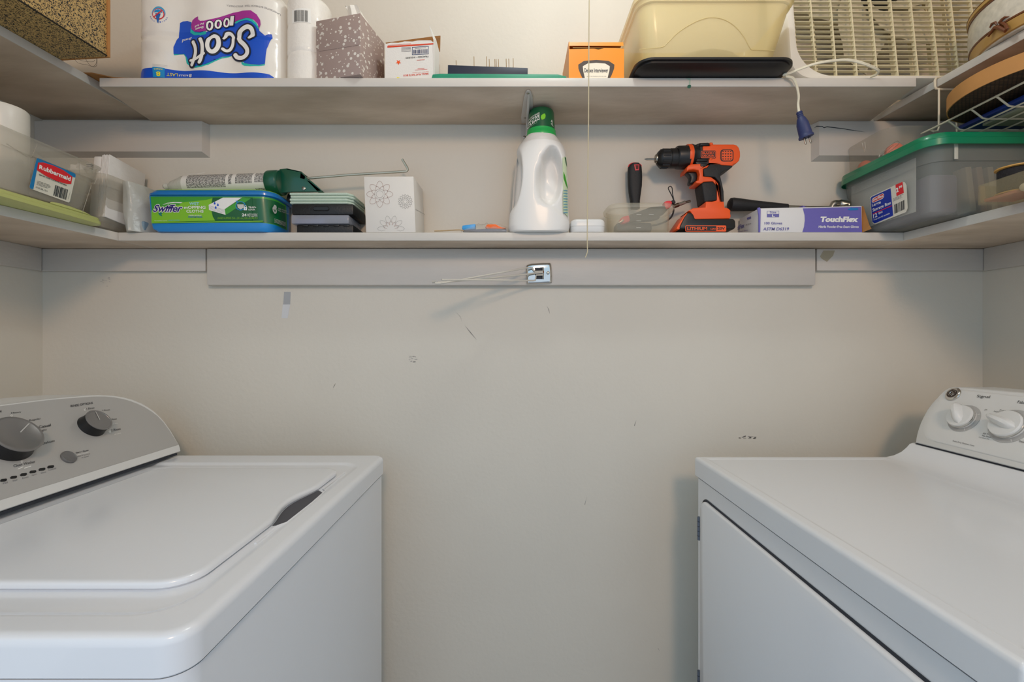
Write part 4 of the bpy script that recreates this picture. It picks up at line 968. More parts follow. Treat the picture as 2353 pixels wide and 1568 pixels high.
mb.add([pp+Vector((-.012, -.01, -.001)), pp+Vector((.018, -.012, -.001)), pp+Vector((.03, -.002, .006)), pp+Vector((.0, .006, .005))], [(0, 1, 2, 3)], M['paper']); mb.prism([pp+Vector((-.012, -.01, -.001)), pp+Vector((.018, -.012, -.001)), pp+Vector((.03, -.002, .006)), pp+Vector((.0, .006, .005))], (0, 0, .0006), M['paper']); mb.build('torn_label_corner', ct)
# printing wrapped on the tube: rows of small bars along the axis
mb = MB(); pv = axt.cross(Vector((0, 0, 1))).normalized(); pw_ = pv.cross(axt)
if pv.y > 0: pv = -pv
def on_tube(s, a, l=.0004): return ta+axt*s+(pv*math.cos(a)+upv_*math.sin(a))*(r_t+l)
upv_ = axt.cross(pv); upv_ = upv_ if upv_.z > 0 else -upv_
rnd = random.Random(9)
def lines(s0, s1, a0, a1, m=M['ink'], pitch=.0034):
    n = int((a1-a0)*r_t/pitch)
    # text columns run round the tube; draw them as short bars one above the other
    s = s0
    while s < s1:
        a = a0
        while a < a1:
            L_ = rnd.uniform(.06, .28); e = min(a1, a+L_)
            mb.add([on_tube(s, a), on_tube(s+.0016, a), on_tube(s+.0016, e), on_tube(s, e)], [(0, 1, 2, 3)], m); a = e+rnd.uniform(.02, .06)
        s += .0031
L_t = (tbv-ta).length
k_ = L_t/(640-422)
so = lambda px_: (px_-422)*k_
lines(so(447), so(533), -.55, .95); lines(so(541), so(547), -.3, .9); lines(so(557), so(594), -.25, .95); lines(so(600), so(622), -.2, .9); lines(so(598), so(632), -1.3, -.75)
mb.build('printed_text', ct, keep=True)
cg = thing('caulking_gun', 'dark green caulking gun with bent steel rod, lying on the wipes tub', 'caulking gun', (-.55, 1.19, wz+.02))
mb = MB(); mb.lathe([(.0265, 0), (.031, .0005), (.032, .003), (.032, .026), (.030, .030), (.0265, .030)], ta+axt*(so(621)), axt, m_dg, 40, cap=False); mb.lathe([(.003, .029), (.031, .0295), (.031, .033), (.003, .034)], ta+axt*so(621), axt, m_dg, 40); mb.build('cradle_ring', cg)
DC = 1.172; zc6 = Z(300, 340, 3.3614)
def pc6(x, y, D=DC): return P(*zc6(x, y), D)
mb = MB()
mb.prism([pc6(*q) for q in ((1150, 163), (1210, 158), (1320, 183), (1352, 222), (1372, 248), (1478, 332), (1478, 337), (1250, 338), (1140, 348), (1160, 290), (1150, 230))], (0, .004, 0), m_dg, .0008)
mb.prism([pc6(*q, 1.212) for q in ((1190, 170), (1320, 190), (1352, 225), (1330, 245), (1200, 240))], (0, .004, 0), m_dg, .0008)
mb.prism([pc6(*q) for q in ((1205, 158), (1320, 183), (1322, 190), (1205, 166))], (0, .044, 0), m_dg)
mb.prism([pc6(*q) for q in ((1312, 185), (1352, 222), (1346, 245), (1306, 236))], (0, .044, 0), m_dg, .001)
mb.prism([pc6(*q) for q in ((1355, 248), (1395, 255), (1480, 332), (1440, 337))], (0, .026, 0), m_dg, .001)
mb.build('frame', cg)
MB().lathe([(.0045, -.002), (.0045, .001), (.002, .002)], pc6(1338, 313, DC-.001), (0, -1, 0), M['steel'], 14).build('rivet', cg)
DR_ = 1.19
mb = MB(); mb.tube([pc6(1215, 243, DR_), pc6(1345, 237, DR_), pc6(1700, 207, DR_), pc6(2105, 183, DR_), pc6(2132, 180, DR_), pc6(2142, 170, DR_), pc6(2138, 155, DR_), pc6(2098, 88, DR_)], .0031, M['zinc'], 6); mb.build('rod', cg)
MB().lathe([(.0005, -.001), (.024, 0), (.024, .003), (.0005, .004)], ta+axt*(L_t+.002), axt, M['zinc'], 24).build('plunger_disc', cg)
o_ = MB(); o_.prism([P(655, 466, 1.2), P(660, 446, 1.2), P(668, 440, 1.2), P(672, 462, 1.2)], (0, .012, 0), M['rubber'], .003); o_.build('trigger_tip', cg)

# ---- pile right of the tub
m_case = mat('black_case', '#101012', .45, bump=.3, bscale=200)
mb = MB()
def pile(x0p, x1p, y0p, y1p, D, dep, xr_shift=0): return xr(x0p, D), xr(x1p, D), zr(y1p, D), zr(y0p, D), D, D+dep
oc = thing('organizer_case', 'flat clear-lidded organizer case at the bottom of the pile beside the wipes tub', 'case', (-.48, 1.19, zl_))
D_ = 1.150; x0_, x1_ = xr(681, D_), xr(812, D_)
mb = MB(); mb.box(x0_, x1_, D_, 1.245, zl_, zr(516, D_), m_case, .004)
for k in range(5): mb.box(x0_+.016+k*.026, x0_+.030+k*.026, D_-.002, D_+.002, zr(521, D_), zr(517, D_), m_case, .0008)
mb.build('base', oc)
zq0, zq1 = zr(515.5, D_), zr(494.5, D_)
mb = MB(); mb.box(x0_-.012, x1_-.01, D_-.004, 1.240, zq0, zq1, mat('cloudy_grey_plastic', '#b9bcc8', .25, clear=.5, coat=.3), .004); mb.build('clear_lid', oc)
MB().box(x0_-.006, x0_+.07, D_+.004, 1.23, zq0+.002, zq1-.008, mat('blue_grey_contents', '#59648f', .6), .001).build('contents', oc)
mb = MB(); z0c, z1c = zq1+.0006, zr(468.5, 1.148)
cx0, cx1 = xr(670, 1.148), xr(812, 1.148)
mb.box(cx0, cx1, 1.148, 1.246, z0c, z1c, m_case, .004)
mb.loft([[Vector((p.x, 1.148-.0001, p.y)) for p in rrect((cx0+cx1)/2-.024, (cx0+cx1)/2+.018, z0c+.009, z1c-.007, .007, 0, 5)], [Vector((p.x, 1.1455, p.y)) for p in rrect((cx0+cx1)/2-.022, (cx0+cx1)/2+.016, z0c+.011, z1c-.009, .006, 0, 5)]], M['black'])
mb.build('tool_case', label='black plastic case with an oval latch, in the pile beside the wipes tub', cat='case')
m_cloth = mat('pale_green_cloth', '#bfd0c0', .9, bump=.4, bscale=250)
for k in range(4):
    z0k = z1c+.0008+k*.0073; mb = MB(); xk = xr(664, 1.15)+random.uniform(0, .004)
    ring0 = []
    pts = [(xk, 1.150), (xk+.145, 1.150), (xk+.158, 1.165), (xk+.160, 1.245), (xk, 1.245)]
    base = []
    mb.prism([(a, b_, z0k) for a, b_ in pts], (0, 0, .0066), m_cloth, .0030, 3)
    labs = ('bottom folded cloth of the pale green stack on the black case', 'second from bottom folded cloth of the pale green stack', 'third from bottom folded cloth of the pale green stack', 'top folded cloth of the pale green stack beside the green gun')
    mb.build('folded_cloth', label=labs[k], cat='cloth', group='folded pale green cloths on the black case')

# ---- white tissue box with ornaments
tw = thing('tissue_box', 'white tissue box with grey and red line ornaments, right of the cloth pile', 'tissue box', (-.31, 1.19, zl_))
DT = 1.142; q0, q1 = P(841, 532, DT), P(955, 532, DT); tA, tB = P(836, 406, DT), P(950, 405.5, DT)
q0.z = q1.z = zl_
bv = Vector((.004, .100, 0)); m_tw = mat('white_card', '#dedad3', .5)
mb = MB(); vv = [q0, q1, tB, tA]; vv = vv+[p+bv for p in vv]
mb.solid(vv, [(3, 2, 1, 0), (4, 5, 6, 7), (0, 1, 5, 4), (1, 2, 6, 5), (2, 3, 7, 6), (3, 0, 4, 7)], m_tw, .0012); mb.build('box', tw)
PT = face_y(DT); m_ro = mat('rose_line', '#b79a90', .6); m_gl = mat('grey_line', '#aaa7a3', .6)
mb = MB()
def stroke(mb, pl, pts, wpx, m, lift=.0005, closed=False):
    pts = [Vector((a, b_)) for a, b_ in pts]; n = len(pts)
    for i in range(n if closed else n-1):
        a, b_ = pts[i], pts[(i+1) % n]; d = (b_-a); 
        if d.length < 1e-6: continue
        d.normalize(); s = Vector((-d.y, d.x))*wpx/2; mb.poly(pl, [tuple(a-s-d*.1), tuple(b_-s+d*.1), tuple(b_+s+d*.1), tuple(a+s-d*.1)], m, lift)
def petalring(cx_, cy_, r0, r1, n, m, w, ph=0, wide=.5):
    for k in range(n):
        a = 2*PI*k/n+ph; pts = []
        for t in range(13):
            u_ = t/12; rr_ = r0+(r1-r0)*math.sin(PI*u_)**.8; off = (u_-.5)*2*wide*PI/n*(1 if True else 0)*1.9*(1-.45*math.sin(PI*u_)**4)
            pts.append((cx_+rr_*math.cos(a+off), cy_+rr_*math.sin(a+off)))
        stroke(mb, PT, [zc6(*p) for p in pts], w, m)
def circ6(cx_, cy_, r, m, w): stroke(mb, PT, [zc6(cx_+r*math.cos(2*PI*k/24), cy_+r*math.sin(2*PI*k/24)) for k in range(24)], w, m, closed=True)
petalring(1925, 358, 62, 102, 8, m_ro, .7, PI/2); petalring(1925, 358, 38, 66, 8, m_ro, .7, PI/2+PI/8); circ6(1925, 358, 27, m_gl, .6); circ6(1925, 358, 40, m_gl, .5)
mb.build('flower_print', tw); mb = MB()
petalring(2122, 415, 40, 55, 16, m_gl, .6); petalring(2122, 415, 24, 38, 12, m_gl, .5); circ6(2122, 415, 14, m_gl, .6); circ6(2122, 415, 24, m_gl, .5)
mb.build('flower_print', tw); mb = MB()
for ang0 in range(180, 361, 36):
    a = math.radians(ang0); pts = [(2012+r_*math.cos(a+o__), 625+r_*math.sin(a+o__)) for r_, o__ in ((45, -.2), (75, -.24), (96, -.12), (104, 0), (96, .12), (75, .24), (45, .2))]
    stroke(mb, PT, [zc6(*p) for p in pts], .6, m_gl)
    a += math.radians(18) if ang0 < 360 else -.3
    if ang0 < 360:
        pts = [(2012+r_*math.cos(a+o__), 625+r_*math.sin(a+o__)) for r_, o__ in ((30, -.25), (50, -.25), (62, 0), (50, .25), (30, .25))]; stroke(mb, PT, [zc6(*p) for p in pts], .6, m_ro)
mb.build('flower_print', tw)
mb = MB(); PR_ = Pl(q1+Vector((.0003, 0, 0)), (1, -.04, (tB.x-q1.x)/-(tB.z-q1.z)*-1 if False else .04))
stroke(mb, Pl(q1, (1, -.04, .045)), [zc6(2200, 475), zc6(2235, 495), zc6(2270, 515)], .8, m_gl, .0008); mb.build('flap_seam', tw)

# ---- small plastic packet
pk = thing('plastic_packet', 'crumpled clear plastic packet holding blue and orange sachets, left of the detergent', 'packet', (-.07, 1.17, zl_))
zp7 = Z(960, 190, 3.136); DPk = 1.16
mb = MB(); mb.prism([P(*zp7(*q), DPk) for q in ((318, 1050), (322, 1030), (415, 1018), (412, 1055), (330, 1064))], (0, .03, 0), mat('blue_sachet', '#3f9fe0', .4), .001); mb.build('blue_sachet', pk)
mb = MB(); mb.prism([P(*zp7(*q), DPk) for q in ((485, 1040), (500, 1022), (560, 1020), (600, 1042), (635, 1048), (600, 1055), (500, 1052))], (0, .03, 0), mat('orange_sachet', '#f26a1d', .4), .001); mb.build('orange_sachet', pk)
mb = MB(); mb.prism([P(*zp7(*q), DPk-.002) for q in ((320, 1062), (520, 1052), (640, 1058), (640, 1073), (430, 1075))], (0, .05, 0), mat('navy_sheet', '#2b3f66', .5), .001); mb.build('backing_sheet', pk)
rings = []
for k in range(10):
    t = k/9; y = DPk-.006+.06*t; h_ = math.sin(PI*(.1+.8*t)); zt1 = zl_+.006+.026*h_
    r_ = []
    for q in range(12):
        s_ = q/11; x = xr(312, 1.16*1)*0+xr(960+312/3.136, DPk)+(xr(960+645/3.136, DPk)-xr(960+312/3.136, DPk))*s_
        r_.append(Vector((x, y, zt1-.012*abs(s_-.55)+.003*math.sin(q*2.3+k*1.7)-(.006 if q in (0, 11) else 0))))
    r_ += [Vector((p.x, y, zl_+.0005)) for p in reversed(r_)]
    rings.append(r_)
MB().loft(rings, mat('thin_clear_film', '#f0ece4', .12, clear=.78)).build('clear_bag', pk)
mb = MB(); mb.tube(crom([P(*zp7(*q), 1.15) for q in ((120, 1070), (180, 1068), (250, 1064), (300, 1062), (330, 1068))], 4), .0016, mat('tan_twist', '#b39a76', .8), 5); mb.build('twist_tie', pk)

# ---- detergent bottle
m_bot = mat('bottle_white', '#e6e4e0', .38, coat=.12)
db = thing('detergent_bottle', 'white laundry detergent bottle with dark green cap and moulded handle', 'detergent bottle', (.055, 1.185, zl_))
DB = 1.165
# silhouette half extents by height, measured left and right
sil = [(533, 1176, 1300), (530, 1171, 1306), (520, 1168, 1309), (505, 1169, 1309), (480, 1172, 1307), (450, 1174, 1306), (420, 1176, 1305), (380, 1180, 1303), (350, 1186, 1300), (338, 1192, 1295), (328, 1200, 1287), (320, 1206, 1281), (315, 1211, 1277), (311, 1214, 1274)]
rings = []; NS = 96; sil2 = []
for i in range(len(sil)-1):
    for t in range(6):
        k = t/6; sil2.append(tuple(a+(b_-a)*k for a, b_ in zip(sil[i], sil[i+1])))
sil2.append(sil[-1])
def sm(a, b_, x): t = max(0, min(1, (x-a)/(b_-a))); return t*t*(3-2*t)
zbot = zl_
zA = zr(533, DB-.045); 
for i, (py_, xl_, xr__) in enumerate(sil2):
    hfrac = (533-py_)/(533-311)
    ztop = zr(311, DB); z = zbot+(ztop-zbot)*hfrac
    cx_ = xr((xl_+xr__)/2, DB-.01); hx = xr(xr__, DB-.01)-cx_; hy = min(.045, hx*.80) if hfrac < .9 else hx*(.8+.2*(hfrac-.9)/.1); cyy = DB
    e = 3.0 if hfrac < .6 else 3.0-1.0*min(1, (hfrac-.6)/.32)
    if i == 0: hx *= .97
    r_ = []
    for q in range(NS):
        a = 2*PI*q/NS; ca, sa = math.cos(a), math.sin(a)
        x = abs(ca)**(2/e)*(1 if ca > 0 else -1); y = abs(sa)**(2/e)*(1 if sa > 0 else -1)
        px_, py2 = hx*x, hy*y
        # finger recesses on the front, either side of the handle column
        if sa < .35:
            pxl = (px_/hx)     # -1..1
            zz_ = (533-py_)    # px above base
            # right recess: oval centred .38, heights 58..178
            cxr = .37+.06*(zz_-118)/60; d = math.sqrt(((pxl-cxr)/.43)**2+((zz_-120)/64)**2)
            dep = .046*(1-sm(.70, 1.03, d)) if sa < 0 else 0
            dl = math.sqrt(((pxl+1.05)/.40)**2+((zz_-115)/72)**2)
            dep2 = .030*(1-sm(.66, 1.04, dl))
            # sloping shelf under the handle
            dep3 = .0045*sm(0, 6, (62-(pxl+.15)*38)-zz_)*0
            py2 += dep
            if dep2: py2 += dep2*.6; px_ += dep2*.35
            # swoosh crease from the foot of the recess to lower right
            line = 66-44*(pxl-.05)/.95
            if pxl > -.05 and sa < 0: py2 += .0040*sm(-2, 4, zz_-line)*(1-sm(40, 60, zz_-line))
        r_.append(Vector((cx_+px_, cyy+py2, z)))
    rings.append(r_)
MB().loft(rings, m_bot).build('bottle', db, angle=2.0)
m_lg = mat('bright_green', '#1fb254', .35, coat=.3); m_cap = mat('cap_green', '#0a5a34', .32, coat=.3)
cxc = xr(1244, DB); zc0 = zr(312, DB)+.0
kx = 33.5/F*DB
def zD(py_): return zr(py_, DB-.02)
MB().lathe([(kx*.98, zD(318)-H), (kx*1.02, zD(316)-H), (kx*1.02, zD(305)-H), (kx*.985, zD(303)-H), (kx*.985, zD(296)-H), (kx*.94, zD(295)-H)], (cxc, DB, H), (0, 0, 1), m_lg, 48).build('collar', db)
cap = MB().lathe([(kx*.93, zD(297)-H), (kx*.91, zD(280)-H), (kx*.87, zD(256)-H), (kx*.83, zD(250)-H), (kx*.70, zD(248)-H), (.001, zD(248)-H)], (cxc, DB, H), (0, 0, 1), m_cap, 48).build('cap', db)
rc = kx*.895
cc_ = Cyl(cxc, DB, rc+.0016, .003)
capz = lambda z: 1
class CapW(Cyl):
    def f(s, c):
        t = (zD(297)-c.z)/(zD(297)-zD(256)); r = kx*(.93-.06*min(1, max(0, (c.z-zD(297))/(zD(256)-zD(297)))))+.0005; dx = max(-r*.999, min(r*.999, c.x-s.cx)); return Vector((c.x, s.cy-math.sqrt(r*r-dx*dx), c.z))
cw_ = CapW(cxc, DB, rc, .003); PCp = face_y(DB-rc); zcp = Z(1150, 190, 7.84)
mb = MB()
def tc_(s, bl, br, tl, m, b=0.0): mb.text(PCp, s, zcp(*bl), zcp(*br), zcp(*tl), m, b, 0, cw_)
tc_('PLANT-BASED', (515, 612), (708, 562), (512, 580), M['white'], .01); tc_('ACTIVE', (497, 680), (705, 620), (495, 630), M['white'], .04); tc_('CLEAN', (490, 745), (702, 675), (490, 695), M['white'], .04); tc_('clinically proven', (500, 768), (658, 722), (500, 752), M['white'])
mb.poly(PCp, [zcp(*q) for q in ((745, 672), (725, 630), (735, 590), (770, 562), (805, 552), (815, 595), (805, 640), (775, 662))], mat('leaf_lime', '#7ed321', .4), 0, cw_)
tc_('A', (912, 682), (950, 690), (915, 630), M['white'], .03); tc_('CL', (915, 730), (962, 745), (917, 690), M['white'], .03)
mb.build('cap_print', cap)
mb = MB(); zb7 = Z(960, 190, 3.136)
class BotW: step = .002; f = staticmethod(lambda c: c)
mlab = mat('pale_green_label', '#c9d8b4', .4)
def side_pt(px_, py_, lift=.0008):
    # right flank of the bottle: follow the superellipse edge
    hfrac = (533-py_)/(533-311); z = zbot+(zr(311, DB)-zbot)*hfrac
    for a, b_ in zip(sil, sil[1:]):
        if b_[0] <= py_ <= a[0]:
            k = (a[0]-py_)/(a[0]-b_[0]); xl_, xr__ = a[1]+(b_[1]-a[1])*k, a[2]+(b_[2]-a[2])*k
    c_ = xr((xl_+xr__)/2, DB-.01); hx = xr(xr__, DB-.01)-c_; hy = min(.045, hx*.80); x = min(.999, (px_-(xl_+xr__)/2)/((xr__-xl_)/2))
    y = -(max(0, 1-abs(x)**3))**(1/3)*hy; return Vector((c_+hx*x+lift, DB+y-lift, z))
def sidepoly(pts, m, lift):
    # strip between left and right edges sampled in rows
    ys = sorted(set(p[1] for p in pts)); vv = []; nn = 8
    for k in range(17):
        yy = ys[0]+(ys[-1]-ys[0])*k/16; xs = []
        for i in range(len(pts)):
            (xa, ya), (xb, yb_) = pts[i], pts[(i+1) % len(pts)]
            if min(ya, yb_) <= yy <= max(ya, yb_) and ya != yb_: xs.append(xa+(xb-xa)*(yy-ya)/(yb_-ya))
        if len(xs) < 2: xs = [pts[0][0]]*2
        for j in range(nn+1): vv.append(side_pt(min(xs)+(max(xs)-min(xs))*j/nn, yy, lift))
    mb.add(vv, [(k*(nn+1)+j, k*(nn+1)+j+1, (k+1)*(nn+1)+j+1, (k+1)*(nn+1)+j) for k in range(16) for j in range(nn)], m)
sidepoly([(1289, 368), (1299, 366), (1303, 500), (1291, 494)], mlab, .0007)
sidepoly([(1291, 404), (1295, 412), (1303, 440), (1296, 430), (1291, 418)], mat('label_green', '#3f9a2f', .4), .0012)
sidepoly([(1294, 370), (1298, 372), (1301, 392), (1297, 384)], m_cap, .0012)
for k in range(9): sidepoly([(1291, 444+k*6), (1301, 442+k*6), (1301, 444.5+k*6), (1291, 446.5+k*6)], mat('label_teal_text', '#6f9fae', .5), .0012)
mb.build('back_label', db, keep=True)

# ---- small white case
wc = thing('dental_case', 'small rounded white plastic case, right of the detergent bottle', 'small case', (.13, 1.17, zl_))
D_ = 1.143; a0, a1 = xr(1312.5, D_), xr(1392, D_); za_, zb2 = zl_+.0005, zr(502.5, D_)
zm = zr(519, D_)
def wr(i, z): return rrect(a0+i, a1-i, D_+i, D_+.06-i, .016-i*.5, z, 6)
MB().loft([wr(.006, za_), wr(.002, za_+.002), wr(.0005, za_+.006), wr(0, zm-.0006)], M['plwhite']).build('bottom_half', wc)
MB().loft([wr(.001, zm-.0006), wr(.0, zm+.0004), wr(0, zb2-.008), wr(.0015, zb2-.003), wr(.005, zb2)], M['plwhite']).build('top_half', wc)

# ---- tub of tools
zt8 = Z(1380, 360, 8.2545); m_tubc = mat('clear_tub_plastic', '#e8e2d0', .18, clear=.8)
tt = thing('tool_tub', 'clear plastic tub of tools, left of the drill', 'tub', (.33, 1.19, zl_))
D_ = 1.145; b0, b1 = xr(1406, D_), xr(1546, D_); zt_ = zr(466, D_)
def cr(x0q, x1q, y0q, y1q, r, z): return rrect(x0q, x1q, y0q, y1q, r, z, 7)
tz = zt_-.001
mb = MB(); 
outs = [cr(b0+.006, b1-.004, D_+.012, 1.235, .02, zl_+.0006), cr(b0+.003, b1-.002, D_+.008, 1.240, .024, zl_+.006), cr(b0-.002, b1+.002, D_+.004, 1.244, .028, tz-.012), cr(b0-.006, b1+.012, D_-.004, 1.2465, .032, tz-.012), cr(b0-.008, b1+.013, D_-.006, 1.2472, .034, tz-.004), cr(b0-.004, b1+.010, D_-.002, 1.2450, .032, tz), cr(b0, b1+.002, D_+.006, 1.242, .028, tz-.002), cr(b0+.006, b1-.002, D_+.012, 1.236, .02, zl_+.010), cr(b0+.012, b1-.01, D_+.02, 1.23, .016, zl_+.003)]
mb.loft(outs, m_tubc); mb.build('tub', tt)
PTT = face_y(D_)
mb = MB()
for cy_ in (1090, 1213, 1342):
    for cx_ in (690, 925) if cy_ == 1090 else (685,): stroke(mb, PTT, [zt8(cx_, cy_), zt8(cx_+90, cy_)], .5, M['white'], -.0035)
mb.build('level_mark', tt)
# multi tool lying in the tub
mt_ = thing('utility_cutter', 'dark cutter with pink red tip lying across the clear tool tub', 'tool', (.33, 1.2, zl_+.02))
Dm = 1.162
mb = MB(); mb.prism([P(*zt8(*q), Dm) for q in ((545, 1105), (960, 950), (1230, 930), (1290, 990), (1200, 1085), (1130, 1120), (1130, 1170), (1000, 1205), (560, 1235))], (0, .018, 0), M['rubber'], .003); mb.build('handle', mt_)
mpk = mat('coral_red_plastic', '#e3434a', .4)
mb = MB(); mb.prism([P(*zt8(*q), Dm-.001) for q in ((375, 1180), (440, 1130), (545, 1108), (565, 1225), (440, 1268), (380, 1235))], (0, .020, 0), mpk, .003); mb.build('tip_sleeve', mt_)
mb = MB(); mb.prism([P(*zt8(*q), Dm-.003) for q in ((325, 1255), (410, 1195), (425, 1160), (435, 1200), (455, 1215), (400, 1245), (340, 1268))], (0, .008, 0), M['steel'], .001); mb.build('nib', mt_)
mb = MB(); mb.prism([P(*zt8(*q), Dm-.001) for q in ((1210, 862), (1250, 835), (1330, 828), (1370, 860), (1330, 960), (1240, 1010), (1220, 940))], (0, .020, 0), mpk, .003); mb.build('end_sleeve', mt_)
mb = MB(); mb.tube(crom([P(*zt8(*q), Dm) for q in ((1390, 850), (1360, 760), (1310, 660), (1285, 605), (1300, 572), (1335, 568), (1358, 605), (1365, 700), (1385, 800), (1395, 860))], 5), .0012, M['rubber'], 7); mb.build('wrist_loop', mt_)
mb = MB(); mb.prism([P(*zt8(*q), Dm-.002) for q in ((1350, 822), (1415, 818), (1438, 870), (1400, 895), (1355, 880))], (0, .022, 0), M['rubber'], .003); mb.build('end_cap', mt_)
bt = MB(); bt.tube([P(*zt8(1380, 950), 1.2), P(*zt8(1480, 912), 1.2)], .0055, mat('bronze_steel', '#6b5a4a', .35, .9), 12); bt.tube([P(*zt8(1470, 916), 1.2), P(*zt8(1600, 868), 1.2)], .0045, M['steel'], 8); bt.tube([P(*zt8(1590, 872), 1.2), P(*zt8(1705, 845), 1.2)], .003, mat('bronze_steel', '#6b5a4a', .35, .9), 6)
bt.build('driver_bit', label='brown steel screwdriver bit sticking out of the tub towards the drill', cat='driver bit')
tm = thing('tape_measure', 'dark grey tape reel with a cable, lying in the clear tool tub', 'reel', (.28, 1.2, zl_+.01))
MB().box(xr(1417, 1.18), xr(1500, 1.18), 1.180, 1.222, zl_+.011, zr(510, 1.18), mat('dark_slate_plastic', '#262a33', .4), .008).build('body', tm)
mb = MB(); mb.tube(crom([P(*zt8(*q), 1.183) for q in ((940, 1310), (1080, 1290), (1220, 1240), (1320, 1170), (1370, 1090), (1390, 1000))], 5), .0022, M['rubber'], 8); mb.build('cable', tm)
# scraper handle
sh = thing('scraper', 'upright black tool handle with a red hanging slot, standing in the clear tub', 'hand tool', (.31, 1.22, zl_+.03))
Ds_ = 1.222
def hp(x, y): return P(*zt8(x, y), Ds_)
prof = [(565, 860, 740), (553, 790, 748), (535, 690, 762), (520, 560, 780), (515, 400, 786), (515, 300, 782), (518, 215, 775), (535, 175, 758), (580, 145, 725), (620, 134, 680)]
rings = []
for xl_, yy, xr__ in [(575, 990, 738)]+prof:
    c = (hp(xl_, yy)+hp(xr__, yy))/2; hw = (hp(xr__, yy)-hp(xl_, yy)).length/2; dp_ = .012 if hw > .01 else .006
    rings.append([c+Vector((hw*math.copysign(abs(math.cos(t))**.7, math.cos(t)), dp_*math.copysign(abs(math.sin(t))**.8, math.sin(t)), 0)) for t in [2*PI*(k+.5)/24 for k in range(24)]])
hd = MB().loft(rings, M['rubber']).build('handle', sh)
mb = MB(); mb.loft([[p+Vector((0, 0, .0)) for p in rings[-3]], [Vector((p.x, p.y, p.z)) for p in rings[-2]], rings[-1]], mpk) if False else None
mb = MB(); mb.prism([hp(*q)+Vector((0, -.0128, 0)) for q in ((612, 183), (712, 183), (705, 290), (635, 298))], (0, .002, 0), mpk, .0004); mb.prism([hp(*q)+Vector((0, -.0132, 0)) for q in ((635, 200), (695, 200), (690, 272), (645, 272))], (0, .002, 0), mat('slot_dark_red', '#55100d', .6)); mb.build('hanging_slot', hd)
mb = MB(); mb.tube([p+Vector((0, -.004, .0005)) for p in [hp(*q) for q in ((520, 210), (535, 172), (580, 143), (640, 132), (700, 138), (750, 165), (770, 200))]], .0016, mpk, 6); mb.build('top_band', hd)

# ---- drill
zd = Z(1480, 320, 6.8167); DD = 1.185
dl = thing('cordless_drill', 'orange and black cordless drill standing on its battery', 'drill', (.47, 1.18, zl_))
def dp(x, y, D=DD): return P(*zd(x, y), D)
k_ = DD/F/6.8167
a_l, a_r = dp(170, 300), dp(740, 292)
axd = Vector((1, 0, math.tan(math.radians(.0)))); o_ = dp(165, 305)
yc_ = 1.186
def dl_(prof, m, nm, par, n=40, yy=305): return MB().lathe([(r*k_, h*k_) for r, h in prof], dp(0, yy), (1, 0, .012), m, n).build(nm, par)
bit = dl_([(1, 0), (12, 22), (17, 45), (17, 60), (17, 175)], M['steel'], 'driver_bit', dl, 8, 313)
chuck = dl_([(40, 165), (58, 172), (66, 185), (66, 200)], M['steel'], 'chuck_jaw', dl, 32, 308)
dl_([(70, 196), (98, 210), (138, 250), (142, 280), (142, 395), (150, 402), (152, 500), (150, 510)], M['black'], 'chuck', dl, 24, 308)
mb = MB()
for q in range(12):
    a = 2*PI*q/12; c = dp(0, 308)+Vector((0, math.cos(a), math.sin(a)))*142*k_; mb.tube([c+Vector((265*k_, 0, 0)), c+Vector((378*k_, 0, 0))], .0016, M['black'], 6)
mb.build('grip_rib', dl)
dl_([(160, 495), (168, 505), (174, 530), (178, 680)], M['black'], 'clutch_ring', dl, 28, 296)
dl_([(181, 655), (183, 660), (183, 712), (180, 720)], M['orange'], 'torque_band', dl, 40, 284)
dl_([(172, 715), (176, 730), (168, 745), (160, 800), (160, 822)], M['black'], 'gearbox', dl, 40, 272)
mb = MB()
body = [(760, 135), (830, 108), (975, 108), (1020, 110), (1028, 140), (1340, 138), (1385, 150), (1420, 190), (1438, 250), (1440, 320), (1425, 385), (1390, 425), (1340, 450), (1000, 460), (940, 465), (880, 430), (760, 435)]
th_ = .044
def slab(pts, m, th, bev=.004, y=None, mb_=None):
    y = yc_ if y is None else y; pts = [dp(*q) for q in pts]; pts = [Vector((p.x, y-th/2, p.z)) for p in pts]
    mb_.prism(pts, (0, th, 0), m, bev, 3)
slab([(865, 165), (975, 165), (985, 138), (1340, 138), (1385, 150), (1420, 190), (1438, 250), (1440, 320), (1425, 385), (1390, 425), (1330, 445), (1320, 470), (1140, 455), (1120, 440), (970, 438), (935, 495), (895, 505), (868, 520), (872, 630), (990, 640), (1060, 690), (1100, 740), (1145, 1050), (1180, 1060), (1185, 1130), (890, 1120), (895, 1045), (1080, 1000), (1085, 780), (1020, 705), (880, 715), (840, 742), (760, 735), (755, 700), (800, 690), (815, 600), (800, 535), (720, 522), (650, 530), (620, 555), (615, 500), (640, 460), (700, 440), (960, 435), (960, 325), (865, 325)], M['orange'], .047, .003, mb_=mb)
mb.build('housing', dl)
mb = MB(); slab([(765, 130), (830, 106), (975, 106), (980, 138), (1330, 142), (1330, 440), (960, 438), (930, 470), (830, 475), (760, 430)], M['black'], .041, .006, mb_=mb)
slab([(830, 112), (970, 110), (970, 160), (800, 165)], M['black'], .050, .005, mb_=mb); slab([(760, 350), (955, 350), (950, 405), (760, 410)], M['black'], .050, .005, mb_=mb); mb.build('motor_cover', dl)
mb = MB(); slab([(965, 108), (1020, 110), (1026, 150), (975, 158)], M['orange'], .050, .003, mb_=mb); slab([(965, 345), (1010, 348), (1015, 380), (960, 388)], M['orange'], .050, .003, mb_=mb); mb.build('screw_boss', dl)
